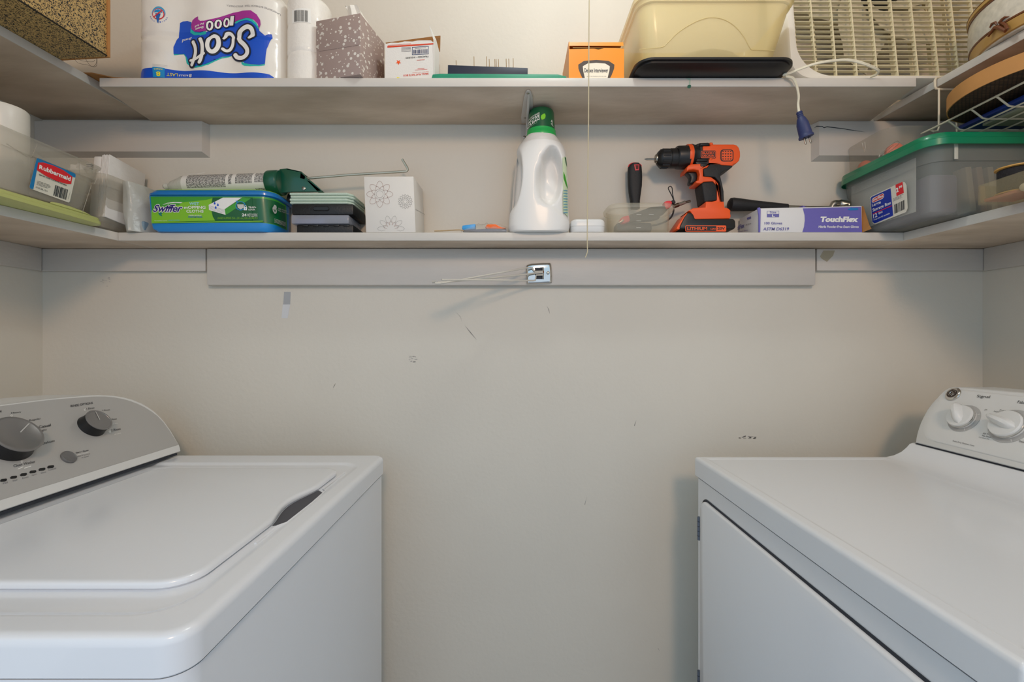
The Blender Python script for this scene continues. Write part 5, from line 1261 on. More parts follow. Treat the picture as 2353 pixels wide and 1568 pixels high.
mb = MB(); slab([(975, 440), (1130, 442), (1145, 458), (1325, 462), (1315, 490), (1270, 520), (1190, 545), (1145, 580), (1135, 640), (1160, 740), (1185, 860), (1190, 1000), (1178, 1060), (1150, 1045), (1142, 800), (1120, 720), (1050, 640), (885, 632), (872, 520), (935, 495)], M['rubber'], .0475, .004, mb_=mb)
slab([(842, 738), (880, 715), (1020, 705), (1082, 775), (1090, 1000), (890, 1035), (862, 850)], M['rubber'], .0475, .004, mb_=mb); mb.build('rubber_grip', dl)
mb = MB(); slab([(640, 535), (800, 528), (818, 600), (800, 692), (720, 718), (688, 715), (700, 660), (712, 620), (690, 580)], M['black'], .022, .005, mb_=mb); mb.build('trigger', dl)
mb = MB(); slab([(820, 455), (840, 432), (925, 430), (935, 450), (905, 480), (830, 482)], M['black'], .050, .003, mb_=mb); mb.build('direction_switch', dl)
mb = MB(); slab([(895, 1030), (1170, 1030), (1180, 1120), (1240, 1135), (1275, 1170), (1265, 1200), (1278, 1250), (1265, 1290), (720, 1302), (660, 1180), (620, 1175), (700, 1130), (890, 1118)], M['orange'], .060, .004, mb_=mb)
mb.build('foot', dl)
bat = MB(); slab([(480, 1452), (500, 1390), (560, 1270), (620, 1205), (660, 1195), (700, 1235), (725, 1300), (1310, 1296), (1340, 1330), (1342, 1420), (1325, 1455)], M['black'], .066, .005, mb_=bat); bat_o = bat.build('battery', dl)
mb = MB(); slab([(440, 1455), (470, 1390), (590, 1215), (620, 1200), (560, 1290), (510, 1400), (492, 1455)], M['orange'], .062, .002, mb_=mb); mb.build('battery_latch', dl)
PD = face_y(yc_-.0335)
def dfix(x, y): # marks measured at depth DD re-seen on the nearer face
    return zd(x, y)
mb = MB()
def rpoly(x0q, y0q, x1q, y1q, r, m, l, pl): mb.poly(pl, [dfix(p.x, p.y) for p in rrect(x0q, x1q, y0q, y1q, r, 0, 5)], m, l)
rpoly(645, 1352, 1285, 1448, 18, M['orange'], .0003, PD); rpoly(655, 1362, 1130, 1438, 10, M['black'], .0006, PD)
mb.text(PD, 'LITHIUM', dfix(675, 1425), dfix(985, 1425), dfix(675, 1378), M['orange'], .022, .0009); mb.text(PD, '1.5AH', dfix(1035, 1420), dfix(1120, 1420), dfix(1035, 1393), M['orange'], .02, .0009)
mb.text(PD, '20V', dfix(1148, 1420), dfix(1265, 1420), dfix(1148, 1378), M['black'], .03, .0006)
mb.build('battery_label', bat_o)
PD2 = face_y(yc_-.0236); mb = MB()
rpoly(882, 178, 1124, 304, 22, M['black'], .0003, PD2); rpoly(890, 186, 1116, 296, 18, M['orange'], .0005, PD2); rpoly(898, 194, 1108, 288, 14, M['black'], .0007, PD2)
mb.text(PD2, 'BLACK+', dfix(910, 235), dfix(1095, 235), dfix(910, 203), M['orange'], .03, .0009); mb.text(PD2, 'DECKER', dfix(910, 277), dfix(1095, 277), dfix(910, 243), M['orange'], .03, .0009)
mb.build('maker_label', dl)
mb = MB(); rpoly(1195, 162, 1400, 350, 45, M['black'], .0003, PD2); rpoly(1212, 176, 1385, 336, 36, M['orange'], .0005, PD2)
for i in range(4):
    for j in range(4): mb.poly(PD2, [dfix(1222+i*40, 185+j*40), dfix(1248+i*40, 185+j*40), dfix(1244+i*40, 200+j*40), dfix(1226+i*40, 200+j*40)], M['black'], .0008)
mb.build('air_vent', dl)
mb = MB(); PD3 = Pl((0, yc_-183*k_, 0), (0, -1, 0)); wt = Cyl(0, 0, 1)
mb.text(PD3, '11', dfix(695, 180), dfix(733, 180), dfix(695, 165), M['black'], .03, .001); mb.text(PD3, '9', dfix(697, 140), dfix(725, 140), dfix(697, 125), M['black'], .03, .001) if False else None
mb.build('torque_number', dl)

# ---- hammer
hm = thing('hammer', 'hammer with a thick black rubber handle lying behind the glove box', 'hammer', (.75, 1.22, zl_+.05))
zh = Z(1380, 310, 3.7349); Dh = 1.215
h0, h1 = P(*zh(1135, 598), Dh), P(*zh(1600, 624), Dh); hx_ = (h1-h0)
rings = []
MB().lathe([(.001, -.0125), (.010, -.0115), (.0165, -.007), (.0178, 0), (.0165, .02), (.0135, .06), (.0110, .11), (.0095, hx_.length)], h0, hx_.normalized(), M['rubber'], 28).build('grip', hm)
h2 = P(*zh(1980, 632), Dh)
mb = MB(); mb.tube([h1-hx_.normalized()*.004, h1+(h2-h1)*.5, h2], [.0065, .0050, .0065], M['steel'], 12); mb.build('shaft', hm)
mb = MB(); hc = P(*zh(2065, 600), Dh)
mb.lathe([(.001, -.0), (.014, .002), (.0155, .006), (.0155, .016), (.0115, .022), (.0105, .032), (.014, .038), (.014, .052), (.006, .056)], hc+Vector((.016, -.012, -.014)), (-.2, .35, 0), M['steel'], 24)
mb.tube(crom([h2, hc+Vector((-.02, 0, .002)), hc+Vector((0, .004, .003)), hc+Vector((.018, -.004, -.004))], 4), [.007]*4+[.009]*4+[.012]*5, M['steel'], 12); mb.build('head', hm)

# ---- glove box
gbx = thing('glove_box', 'white and violet box of exam gloves at the right end of the lower shelf', 'glove box', (.72, 1.19, zl_))
DGv = 1.143; m_vio = mat('violet_card', '#6a63b0', .45); m_wc = mat('glove_white_card', '#dedcdb', .5)
g0, g1 = P(1744, 534, DGv), P(1981, 534, DGv); g0.z = g1.z = zl_; g2, g3 = P(1980, 473.5, DGv), P(1744, 479, DGv)
bk = Vector((.0, .098, 0)); vv = [g0, g1, g2, g3]; vv += [p+bk for p in vv]
MB().solid(vv, [(3, 2, 1, 0), (4, 5, 6, 7), (0, 1, 5, 4), (1, 2, 6, 5), (2, 3, 7, 6), (3, 0, 4, 7)], m_wc, .0008).build('box', gbx)
PG = face_y(DGv); mb = MB()
zg = zh
mb.poly(PG, [zg(*q) for q in ((1731, 836), (1745, 790), (1752, 735), (1750, 690), (1735, 632), (2234, 618), (2243, 836))], m_vio, .0005)
def tg(s, x0_, y0_, x1_, y1_, m, b=0.0, sl=0, dy=0): mb.text(PG, s, zg(x0_, y1_), zg(x1_, y1_+dy), zg(x0_+sl, y0_), m, b, .0009)
tg('TouchFlex', 1878, 702, 2205, 750, M['white'], .06, 10); tg('Nitrile Powder-Free Exam Gloves', 1868, 779, 2212, 800, M['white'], .025, 3)
vt = mat('violet_ink', '#6a67a8', .5)
tg('100 Gloves', 1405, 748, 1557, 770, vt, .015); tg('ASTM D6319', 1392, 795, 1612, 822, vt, .018, 6)
rp_ = ((1427, 654), (1531, 653), (1531, 707), (1427, 708)); mb.poly(PG, [zg(*q) for q in rp_], vt, .0005); mb.poly(PG, [zg(1430, 657), zg(1528, 656), zg(1528, 680), zg(1430, 681)], m_wc, .0007)
tg('Size', 1450, 656, 1506, 676, vt, .02); tg('L', 1470, 684, 1494, 704, M['white'], .03)
bl_ = mat('logo_sky', '#1d78b8', .4)
mb.poly(PG, [zg(*q) for q in ((2118, 638), (2140, 632), (2150, 620), (2160, 630), (2205, 628), (2212, 640), (2200, 648), (2140, 650), (2120, 646))], bl_, .0009)
mb.build('front_print', gbx)
PGs = Pl((g0.x, 0, 0), (-1, 0, 0)); mb = MB()
mb.text(PGs, 'TouchFlex', zg(1130, 838), zg(1235, 795), zg(1132, 800), vt, .03, .0008); mb.text(PGs, 'Nitrile Exam Gloves', zg(1160, 842), zg(1268, 822), zg(1160, 832), vt, 0, .0008)
mb.text(PGs, '100 Gloves', zg(1248, 780), zg(1295, 766), zg(1248, 768), M['grey'], 0, .0008)
mb.poly(PGs, [zg(*q) for q in ((1133, 748), (1160, 738), (1162, 752), (1135, 762))], bl_, .0006); mb.poly(PGs, [zg(*q) for q in ((1258, 712), (1292, 700), (1294, 718), (1260, 730))], vt, .0006)
mb.build('end_print', gbx)
mb = MB(); mb.prism([g0+Vector((-.0015, -.001, .0002)), g0+Vector((.002, -.0025, .0002)), g3+Vector((.003, -.003, -.004)), g3+Vector((.001, -.003, .002)), g3+Vector((-.004, 0, .001)), g3+Vector((-.001, 0, -.018))], (0, .002, 0), m_vio, .0004); mb.build('torn_corner', gbx)
mb = MB(); mb.prism([g1+Vector((.0012, .002, .0003)), P(2003, 526, 1.13), P(1998, 518, 1.13), P(1984, 474, 1.15), g2+Vector((.001, .003, 0))], (0, .0012, 0), M['card']); mb.build('inner_flap', gbx)
mb = MB(); 
mb.prism([P(1844, 472, 1.17), P(1862, 479, 1.17), P(1868, 482, 1.17), P(1846, 484, 1.17)], (0, .03, 0), m_vio, .001); mb.build('glove_tip', gbx)
# ================================================================ right corner
m_gl_ = mat('green_lid', '#0f7f57', .3, coat=.3, clear=.06)
m_sbx = mat('greyish_clear_plastic', '#c9cbc6', .15, clear=.80)
st_ = thing('storage_box', 'clear storage box with dark green lid and price sticker, right end of lower shelf', 'storage box', (1.09, 1.1, zl_))
bx0, bx1, by0, by1 = .893, 1.283, .969, 1.243; zl2 = H+.421
mb = MB()
outs = [rrect(bx0+a, bx1-a, by0+a, by1-a*.4, r, z, 8) for a, r, z in ((.024, .02, zl_+.0005), (.020, .026, zl_+.004), (.017, .03, zl_+.010), (.006, .034, zl2-.036), (.003, .036, zl2-.0355), (.000, .036, zl2+.001))]
ins = [rrect(bx0+a, bx1-a, by0+a, by1-a*.4-.002, r, z, 8) for a, r, z in ((.003, .033, zl2+.001), (.009, .03, zl2-.034), (.021, .024, zl_+.010), (.027, .02, zl_+.004))]
mb.loft(outs+ins, m_sbx); mb.build('box', st_)
mb = MB(); mb.loft([rrect(bx0-a, bx1+a*.5, by0-a, by1+.003, r, z, 8) for a, r, z in ((.004, .036, zl2+.0015), (.012, .042, zl2-.006), (.0135, .043, zl2-.005), (.013, .043, zl2+.008), (.011, .042, zl2+.010), (.0105, .042, zl2+.018), (.008, .040, zl2+.021), (-.004, .03, zl2+.0215))], m_gl_); mb.build('lid', st_)
mb = MB(); mb.box(bx0+.048, bx0+.056, by0-.0015, by0+.001, zl2-.034, zl2, mat('latch_clear', '#dcdccf', .2, clear=.25), .001); mb.build('latch', st_)
# contents
pp_ = MB(); pp_.box(bx0+.02, bx0+.0212, 1.03, 1.225, zl_+.02, zl2-.006, M['paper']); o = pp_.build('paper_sheet', label='printed paper sheet standing inside the green-lidded storage box', cat='paper')
for nm_, (xa, ya, za_, xb_, yb_, zb3) in {'a': (bx0+.034, 1.01, zl_+.012, bx0+.10, 1.22, zl_+.10)}.items():
    MB().box(xa, xb_, ya, yb_, za_, zb3, mat('violet_grey_yarn', '#77707e', .9, bump=.6), .01).build('yarn_box', label='grey violet soft box inside the green-lidded storage box', cat='box')
labs = ('leftmost brown strip standing inside the green-lidded storage box', 'second brown strip from the left inside the green-lidded storage box', 'third brown strip from the left inside the green-lidded storage box', 'rightmost brown strip standing inside the green-lidded storage box')
for k in range(4):
    mb = MB()
    with xf(about((1.02+k*.024, 1.02, zl_+.012), R(-7, 'Y'))):
        mb.box(1.008+k*.024, 1.008+.014+k*.024, 1.0, 1.03, zl_+.013, zl_+.112, mat('strip_brown_%d' % k, ('#9a8f76', '#87745f', '#8a8470', '#776b58')[k], .8, bump=.5), .002)
    mb.build('wooden_strip', label=labs[k], cat='strip', group='strips inside the storage box')
PLb = Pl((bx0+.0105, 0, 0), (-1, 0, 0)); PLb = Pl(Vector((bx0+.010, 0, (zl_+zl2)/2)), (-1, 0, -.095))
zk = Z(1840, 230, 3.8246); mb = MB()
def klab(pts, m, l, s=0): mb.poly(PLb, [zk(*q) for q in pts], m, l, smooth=s)
cm = mat('label_cream', '#dcd8c8', .5); mbl = mat('label_blue', '#10309b', .4)
klab([(612, 860), (625, 845), (895, 718), (920, 722), (935, 750), (945, 950), (930, 985), (660, 1092), (640, 1085), (630, 1065)], cm, .0012)
klab([(618, 865), (630, 850), (795, 775), (818, 1015), (655, 1085), (635, 1070)], mbl, .0016)
klab([(838, 745), (900, 718), (912, 815), (848, 845)], M['red'], .0016)
def tk(s, bl, br, tl, m, b=0.0, l=.002): mb.text(PLb, s, zk(*bl), zk(*br), zk(*tl), m, b, l)
klab([(630, 885), (640, 862), (725, 820), (738, 825), (738, 850), (725, 868), (645, 902), (632, 900)], M['white'], .0018); klab([(634, 884), (643, 866), (724, 825), (734, 829), (734, 848), (722, 863), (646, 897), (636, 895)], M['red'], .002)
tk('Sterilite', (640, 893), (732, 850), (638, 870), M['white'], .03, .0023)
tk('Large', (634, 945), (712, 915), (632, 912), M['white'], .02); tk('Storage Box', (640, 990), (803, 922), (637, 955), M['white'], .02)
klab([(640, 997), (808, 925), (809, 931), (641, 1003)], M['red'], .002)
tk('12', (645, 1040), (680, 1025), (642, 1005), M['white'], .03); tk('Quart', (690, 1008), (728, 992), (687, 985), M['white'], .02); tk('\u2022 Snap-lock lid; stackable', (645, 1065), (790, 1005), (644, 1048), M['white'], .01)
tk('2', (845, 815), (868, 805), (842, 775), M['white'], .06); tk('99', (870, 780), (900, 768), (868, 758), M['white'], .05)
mb.smallprint(PLb, zk(818, 895), zk(915, 850), zk(815, 865), M['grey'], 3, 4, .35, .0016, 8)
mb.barcode(PLb, zk(830, 1000), zk(918, 960), zk(828, 920), M['ink'], 12, .0016)
for k in range(0): pass
mb.build('price_label', st_)
mb = MB(); PPp = Pl((bx0+.0195, 0, 0), (-1, 0, 0)); mb.smallprint(PPp, zk(475, 810), zk(790, 680), zk(470, 740), M['lgrey'], 6, 6, .25, .0004, 16); mb.build('paper_print', o)

# clear box with pins on the green lid
cbx = thing('pin_box', 'small cloudy clear box of pins, standing on the green lid', 'small box', (.96, 1.17, zl2+.022))
zz0 = zl2+.0225; m_cb = mat('scratched_clear', '#d2cdc2', .3, clear=.82)
mb = MB(); mb.loft([rrect(.902+a, 1.045-a, 1.092+a, 1.244-a*.2, r, z, 8) for a, r, z in ((.006, .03, zz0), (.004, .034, zz0+.003), (0, .038, zz0+.068), (-.001, .038, zz0+.070), (-.001, .038, zz0+.073), (.004, .034, zz0+.0735))], m_cb); mb.build('box', cbx)
MB().lathe([(.018, 0), (.018, .012), (.015, .014), (.001, .014)], (.950, 1.135, zz0+.028), (-.35, -1, -.1), mat('orange_cap_plastic', '#f26a42', .4), 28).build('orange_disc', label='orange round disc inside the small clear box of pins', cat='disc')
MB().sphere((.935, 1.205, zz0+.018), .016, mat('coral_ball', '#ee8a6c', .5), 10).build('coral_ball', label='coral coloured lump at the far end of the small clear pin box', cat='ball')
Dp_ = 1.10; zk4 = Z(1780, 0, 4.1065)
for pts in (((985, 1480), (990, 1455), (1130, 1345), (1160, 1330), (1175, 1345), (1165, 1365), (1030, 1475), (1005, 1480), (1010, 1462), (1120, 1372)),):
    MB().tube([P(*zk4(*q), 1.11) for q in pts], .0005, M['chrome'], 5).build('safety_pin', label='silver wire pin in front of the orange disc in the clear box', cat='pin')
for i, pts in enumerate((((825, 1350), (838, 1400), (850, 1430)), ((850, 1340), (856, 1390), (842, 1440)), ((1115, 1420), (1160, 1400), (1180, 1410)))):
    MB().tube([P(*zk4(*q), 1.13+.01*i) for q in pts], .0005, M['chrome'], 5).build('safety_pin', label=('thin silver pin left of the orange disc, leftmost of two upright ones', 'thin silver pin just left of the orange disc, second of two upright ones', 'thin silver pin lying right of the orange disc')[i], cat='pin', group='loose pins in the small clear box')

# hanging wire basket
wb = thing('wire_basket', 'white wire basket hung under the upper right shelf', 'wire basket', (1.15, .85, H+.48))
m_w = mat('white_wire', '#d9cfb8', .35, coat=.3)
zf_, zrl = H+.4785, H+.4995; xrl = .988
def wt_(pts, r, nm, sm_=0): return MB().tube(crom(pts, sm_) if sm_ else pts, r, m_w, 8).build(nm, wb)
wt_([P(2117, 307.5, 1.098), Vector((xrl, 1.06, zrl)), Vector((xrl, .42, zrl))], .0023, 'rail')
ys = [1.032-.0515*k for k in range(12)]
for y in ys: wt_([Vector((xrl, y, zrl)), Vector((xrl+.006, y, zrl-.004)), Vector((xrl+.026, y, zf_+.0015)), Vector((xrl+.036, y, zf_)), Vector((1.24, y, zf_)), Vector((1.262, y, zf_+.02)), Vector((1.266, y, zrl+.02))], .0019, 'cross_wire')
for k in range(6):
    x = 1.022+.042*k; wt_([Vector((x, 1.078, zf_-.0025)), Vector((x, .42, zf_-.0025))], .0019, 'long_wire')
wt_([Vector((1.266, 1.05, zrl+.02)), Vector((1.266, .42, zrl+.02))], .0023, 'rail')
# hook round the shelf edge and hangers
xh = 1.003; zs0, zs1 = H+.5965, H+.622
for yh in (1.075, .50):
    xe = (.992+(1.2495-yh)*.0677)-.0035
    wt_([Vector((xe+.18, yh, zs1+.0005)), Vector((xe+.008, yh, zs1+.0005)), Vector((xe+.001, yh, zs1-.001)), Vector((xe-.0015, yh, zs1-.006)), Vector((xe-.0015, yh, zs0+.005)), Vector((xe+.001, yh, zs0)), Vector((xe+.008, yh, zs0-.0015)), Vector((xe+.23, yh, zs0-.0015))], .0026, 'hook')
    wt_([Vector((xe+.006, yh-.002, zs0-.001)), Vector((xe+.006, yh-.002, zrl+.004)), Vector((xe+.003, yh-.002, zrl-.004)), Vector((xe-.006, yh-.002, zrl-.005)), Vector((xe-.010, yh+.002, zrl))], .0021, 'hanger')
    wt_([Vector((xe+.045, yh-.002, zs0-.002)), Vector((xe+.047, yh-.004, zf_+.003))], .0019, 'hanger')
# corrugated disc
m_cor = bpy.data.materials.new('corrugated_board'); m_cor.use_nodes = True; nt = m_cor.node_tree; b = nt.nodes['Principled BSDF']; b.inputs['Roughness'].default_value = .9
tc = nt.nodes.new('ShaderNodeTexCoord'); bk_ = nt.nodes.new('ShaderNodeTexBrick'); bk_.inputs['Scale'].default_value = 60; bk_.inputs['Color1'].default_value = lin('#4b3524'); bk_.inputs['Color2'].default_value = lin('#5d4430'); bk_.inputs['Mortar'].default_value = lin('#241810'); bk_.inputs['Mortar Size'].default_value = .05
nt.links.new(tc.outputs['Object'], bk_.inputs['Vector']); nt.links.new(bk_.outputs['Color'], b.inputs['Base Color'])
dz = H+.5095; dc = (1.078, .925); dsc = thing('corrugated_disc', 'round brown corrugated cardboard disc lying in the wire basket', 'cardboard disc', (dc[0], dc[1], dz))
MB().lathe([(.001, 0), (.139, 0), (.139, .002), (.001, .002)], (dc[0], dc[1], dz), (0, 0, 1), m_cor, 64).build('underside', dsc)
MB().lathe([(.1392, -.0005), (.1415, -.0005), (.1415, .031), (.1392, .031)], (dc[0], dc[1], dz), (0, 0, 1), mat('kraft_rim', '#c08a4e', .8, var=.1, vscale=20), 64, cap=False).build('rim', dsc)
MB().lathe([(.001, .0021), (.139, .0021), (.139, .030), (.001, .030)], (dc[0], dc[1], dz), (0, 0, 1), M['card'], 48).build('core', dsc)
MB().box(1.03, 1.245, .62, 1.052, zf_+.0088, zf_+.018, mat('blue_cover', '#1f3f96', .5), .002).build('blue_book', label='thin blue book lying flat in the wire basket under the corrugated disc', cat='book')
mb = MB(); mb.box(1.052, 1.235, .62, 1.018, zf_+.0022, zf_+.0084, mat('pale_olive_cover', '#aeb09a', .6), .001); mb.build('booklet', label='pale olive booklet lying under the blue book in the wire basket', cat='booklet')

# tray with spools, on the lower right shelf
tr_ = thing('spool_tray', 'shallow clear tray of sewing spools overhanging the lower right shelf', 'tray', (1.05, .78, zl_))
m_tr = mat('yellowed_clear', '#d8ccaa', .15, clear=.84)
tx0, tx1, ty0, ty1 = .932, 1.20, .55, .915; tz1 = H+.3105
mb = MB(); outs = [rrect(tx0, tx1, ty0, ty1, .008, z, 4) for z in (zl_, tz1)]; ins = [rrect(tx0+.003, tx1-.003, ty0+.003, ty1-.003, .006, z, 4) for z in (tz1, zl_+.003)]
mb.loft(outs+ins, m_tr); mb.build('tray', tr_)
MB().box(tx0+.003, tx1-.003, .818, .8205, zl_+.003, tz1-.002, m_tr).build('divider', tr_)
def spool(c, ax_, r, h, mth, lab):
    t = thing('thread_spool', lab, 'thread spool', c); wd = mat('spool_wood', '#c99a4e', .5)
    MB().lathe([(r*.3, -h/2), (r, -h/2), (r, -h/2+.002), (r*.9, -h/2+.003), (r*.4, -h/2+.003)], c, ax_, wd, 32).build('flange', t)
    MB().lathe([(r*.4, h/2-.003), (r*.9, h/2-.003), (r, h/2-.002), (r, h/2), (r*.3, h/2)], c, ax_, wd, 32).build('flange', t)
    MB().lathe([(r*.8, -h/2+.003), (r*.88, -h/2+.005), (r*.88, h/2-.005), (r*.8, h/2-.003)], c, ax_, mth, 32).build('thread', t)
spool(Vector((.966, .873, zl_+.0352)), (0, 0, 1), .029, .050, mat('black_thread', '#17151a', .8, bump=1, bscale=300), 'black thread spool with wooden ends standing in the clear spool tray')
mb = MB(); mb.sphere((.945, .838, zl_+.0115), .008, mat('pearl', '#cfcabc', .2, coat=.6), 14); mb.build('pearl_bead', label='small round pearl bead in the clear spool tray', cat='bead')
mb = MB(); mb.box(.9375, .995, .848, .905, zl_+.0035, zl_+.0097, mat('dusty_pink_ribbon', '#b9776b', .7), .002); mb.build('ribbon_roll', label='dusty pink ribbon roll in the clear spool tray', cat='ribbon')
mb = MB(); mb.box(.965, 1.00, .775, .812, zl_+.006, zl_+.022, mat('olive_felt', '#8c8250', .8), .005); mb.build('felt_piece', label='olive felt piece in the near part of the clear spool tray', cat='felt')
mb = MB(); mb.sphere((.95, .805, zl_+.014), .009, mat('green_bead', '#159a6b', .3), 12); mb.build('green_bead', label='bright green bead at the picture edge in the clear spool tray', cat='bead')
# clip on the shelf edge at the far right
mb = MB(); yk = .865; xe = 1.0405-(yk-.2)*.0628
mb.tube([(xe+.05, yk, L1+.003), (xe+.002, yk, L1+.003), (xe-.003, yk, L1), (xe-.003, yk, L0-.001), (xe+.002, yk, L0-.004), (xe+.05, yk, L0-.004)], .0032, m_w, 8)
mb.build('shelf_hook', label='white wire hook clipped round the lower right shelf edge at the picture edge', cat='hook')

# ================================================================ left corner
cl = thing('food_container', 'open clear food container with red and blue sticker, standing on its pale green lid', 'food container', (-1.1, .95, zl_))
m_lime = mat('pale_green_lid', '#b9bd74', .4, coat=.2)
lx1, ly1 = -.9655, 1.083; lz = zl_+.0165
def Lr(a, z, r=.022): return rrect(-1.235+a, lx1-a, .70+a, ly1-a, r, z, 7)
mb = MB(); mb.loft([Lr(.004, zl_), Lr(.0, zl_+.0015), Lr(0, zl_+.008), Lr(.002, zl_+.010), Lr(.002, zl_+.0145), Lr(.004, lz)], m_lime); mb.build('lid', cl)
mb = MB(); mb.prism([Vector((lx1-.002, y, z)) for y, z in ((.955, lz), (1.048, lz), (1.03, lz+.004), (1.0, lz+.006), (.975, lz+.006), (.958, lz+.004))], (-.004, 0, 0), m_lime, .001); mb.build('lid_tab', cl)
m_fc = mat('hazy_clear_plastic', '#cfc9bb', .2, clear=.74)
def Cr(a, z, r=.03): return rrect(-1.228+a, -.945-a, .735+a, 1.066-a, max(.004, r-a*.3), z, 8)
ctz = H+.400
mb = MB(); mb.loft([Cr(.030, lz+.0005), Cr(.026, lz+.004), Cr(.012, ctz-.033), Cr(.009, ctz-.032), Cr(.004, ctz-.004), Cr(.001, ctz-.0035), Cr(.000, ctz), Cr(.005, ctz), Cr(.011, ctz-.031), Cr(.015, ctz-.034), Cr(.029, lz+.004)], m_fc); mb.build('container', cl)
PC = Pl(Vector((-.945-.012+.0, 0, ctz-.033)), (1, 0, -.165)); zr5 = Z(0, 270, 5.8077); mb = MB()
def lc(pts, m, l, s=0): mb.poly(PC, [zr5(*q) for q in pts], m, l, smooth=s)
mcy = mat('sticker_blue', '#1177b0', .4)
lc([(480, 545), (497, 537), (985, 745), (1000, 762), (998, 800), (925, 1120), (908, 1135), (400, 950), (385, 930), (388, 905)], cm, .0012)
lc([(480, 545), (497, 537), (985, 745), (1000, 762), (998, 803), (955, 790), (500, 600), (435, 958), (400, 950), (385, 930), (388, 905)], mcy, .0016)
lc([(495, 600), (560, 598), (700, 640), (830, 700), (955, 788), (938, 888), (880, 885), (750, 850), (600, 780), (478, 700)], M['red'], .002)
def tr5(s, bl, br, tl, m, b=0.0, l=.0024): mb.text(PC, s, zr5(*bl), zr5(*br), zr5(*tl), m, b, l)
tr5('R', (505, 682), (560, 702), (512, 628), M['white'], .04); tr5('ubbermaid', (562, 705), (925, 850), (570, 645), M['white'], .035)
tr5('SERVIN\u2019 SAVER', (505, 768), (660, 828), (508, 752), M['ink'], .03); tr5('CONTAINER', (665, 830), (878, 915), (668, 815), M['ink'], .03); tr5('1.5 U.S. GAL. / 5.6 L', (462, 935), (618, 992), (468, 915), M['ink'], .02)
mb.smallprint(PC, zr5(475, 900), zr5(665, 965), zr5(490, 838), M['ink'], 4, 8, .3, .0018, 8)
mb.barcode(PC, zr5(700, 1040), zr5(870, 1098), zr5(728, 900), M['ink'], 14, .0018)
mb.smallprint(PC, zr5(895, 1085), zr5(922, 985), zr5(905, 1088), M['grey'], 2, 3, .4, .0018, 6)
mb.build('sticker', cl)
# moulded grip outlines
mb = MB(); PC2 = Pl(Vector((-.956, 0, ctz-.033)), (1, 0, -.165))
for pts in (((80, 350), (350, 520), (405, 525), (430, 500), (495, 345)), ((1050, 590), (1060, 770), (1080, 810), (1250, 890), (1290, 800), (1310, 700)), ((1215, 900), (1150, 1100), (1085, 1290))):
    mb.tube([PC2.hit(*zr5(*q), .001) for q in pts], .0008, m_fc, 5)
mb.build('grip_outline', cl)
mb = MB(); mb.lathe([(.001, 0), (.034, 0), (.036, .003), (.038, .05), (.0385, .155), (.0385, .178), (.036, .182), (.001, .182)], (-1.040, .930, lz+.005), (0, 0, 1), mat('ivory_jar', '#dedad0', .35), 40); mb.build('white_jar', label='tall plain white jar standing in the open clear food container', cat='jar')
mb = MB(); mb.lathe([(.001, 0), (.03, 0), (.031, .003), (.031, .10), (.001, .102)], (-1.05, .800, lz+.005), (0, 0, 1), mat('faded_red_plastic', '#c9473b', .5), 32); mb.build('red_jar', label='faded red jar in the clear food container, at the left picture edge', cat='jar')
# second container with white napkins
c2 = thing('napkin_container', 'clear plastic container full of white folded cloths, behind the red and blue stickered one', 'food container', (-1.09, 1.17, zl_))
def C2(a, z, r=.02): return rrect(-1.24+a, -.978-a, 1.094+a*.4, 1.247-a*.2, max(.004, r-a*.3), z, 7)
t2z = H+.405
mb = MB(); mb.loft([C2(.022, zl_), C2(.018, zl_+.004), C2(.006, t2z-.03), C2(.003, t2z-.029), C2(.0, t2z-.001), C2(.0005, t2z), C2(.004, t2z-.002), C2(.009, t2z-.03), C2(.02, zl_+.006)], m_fc); mb.build('container', c2)
m_nap = mat('napkin_white', '#e3e0dc', .85, bump=.5, bscale=70)
# white rim block seen above the box
wlabs = ('large block of white folded cloth leaning out of the napkin container, nearest the wipes tub',)
mb = MB()
with xf(about((-1.0, 1.11, zl_+.09), R(-5, 'X'))):
    for k in range(6):
        x1k = -.990+.0-.0032*k; mb.box(x1k-.0031, x1k, 1.112, 1.222, zl_+.03, zl_+.188-.0015*(k % 2), m_nap, .0012)
    mb.box(-1.030, -1.0094, 1.112, 1.222, zl_+.03, zl_+.184, m_nap, .004)
mb.build('folded_napkins', label=wlabs[0], cat='cloths')
# frosted bag in front right of container
rings = []
for j in range(15):
    t = j/14; z = zl_+.0004+.125*t; r_ = []
    for k in range(32):
        a = 2*PI*k/32; wob = 1+.05*math.sin(3*a+t*5)+.03*math.sin(7*a-3*t); sx_ = .030*(1-.25*t)*wob; sy_ = .055*(1-.1*t)*wob
        r_.append(Vector((-.947+.0-.018*t+sx_*math.cos(a), 1.182+sy_*math.sin(a), z)))
    rings.append(r_)
bag = MB().loft(rings, mat('frosted_bag', '#d8d8d0', .25, clear=.35, bump=1, bscale=50)).build('plastic_bag', label='cloudy plastic bag squeezed between the napkin container and the wipes tub', cat='plastic bag')
mb = MB(); mb.box(-.955, -.925, 1.145, 1.215, zl_+.004, zl_+.03, mat('blue_grey_print', '#7f97a6', .6), .004); mb.build('blue_packet', label='small blue grey packet at the foot of the cloudy plastic bag', cat='packet')
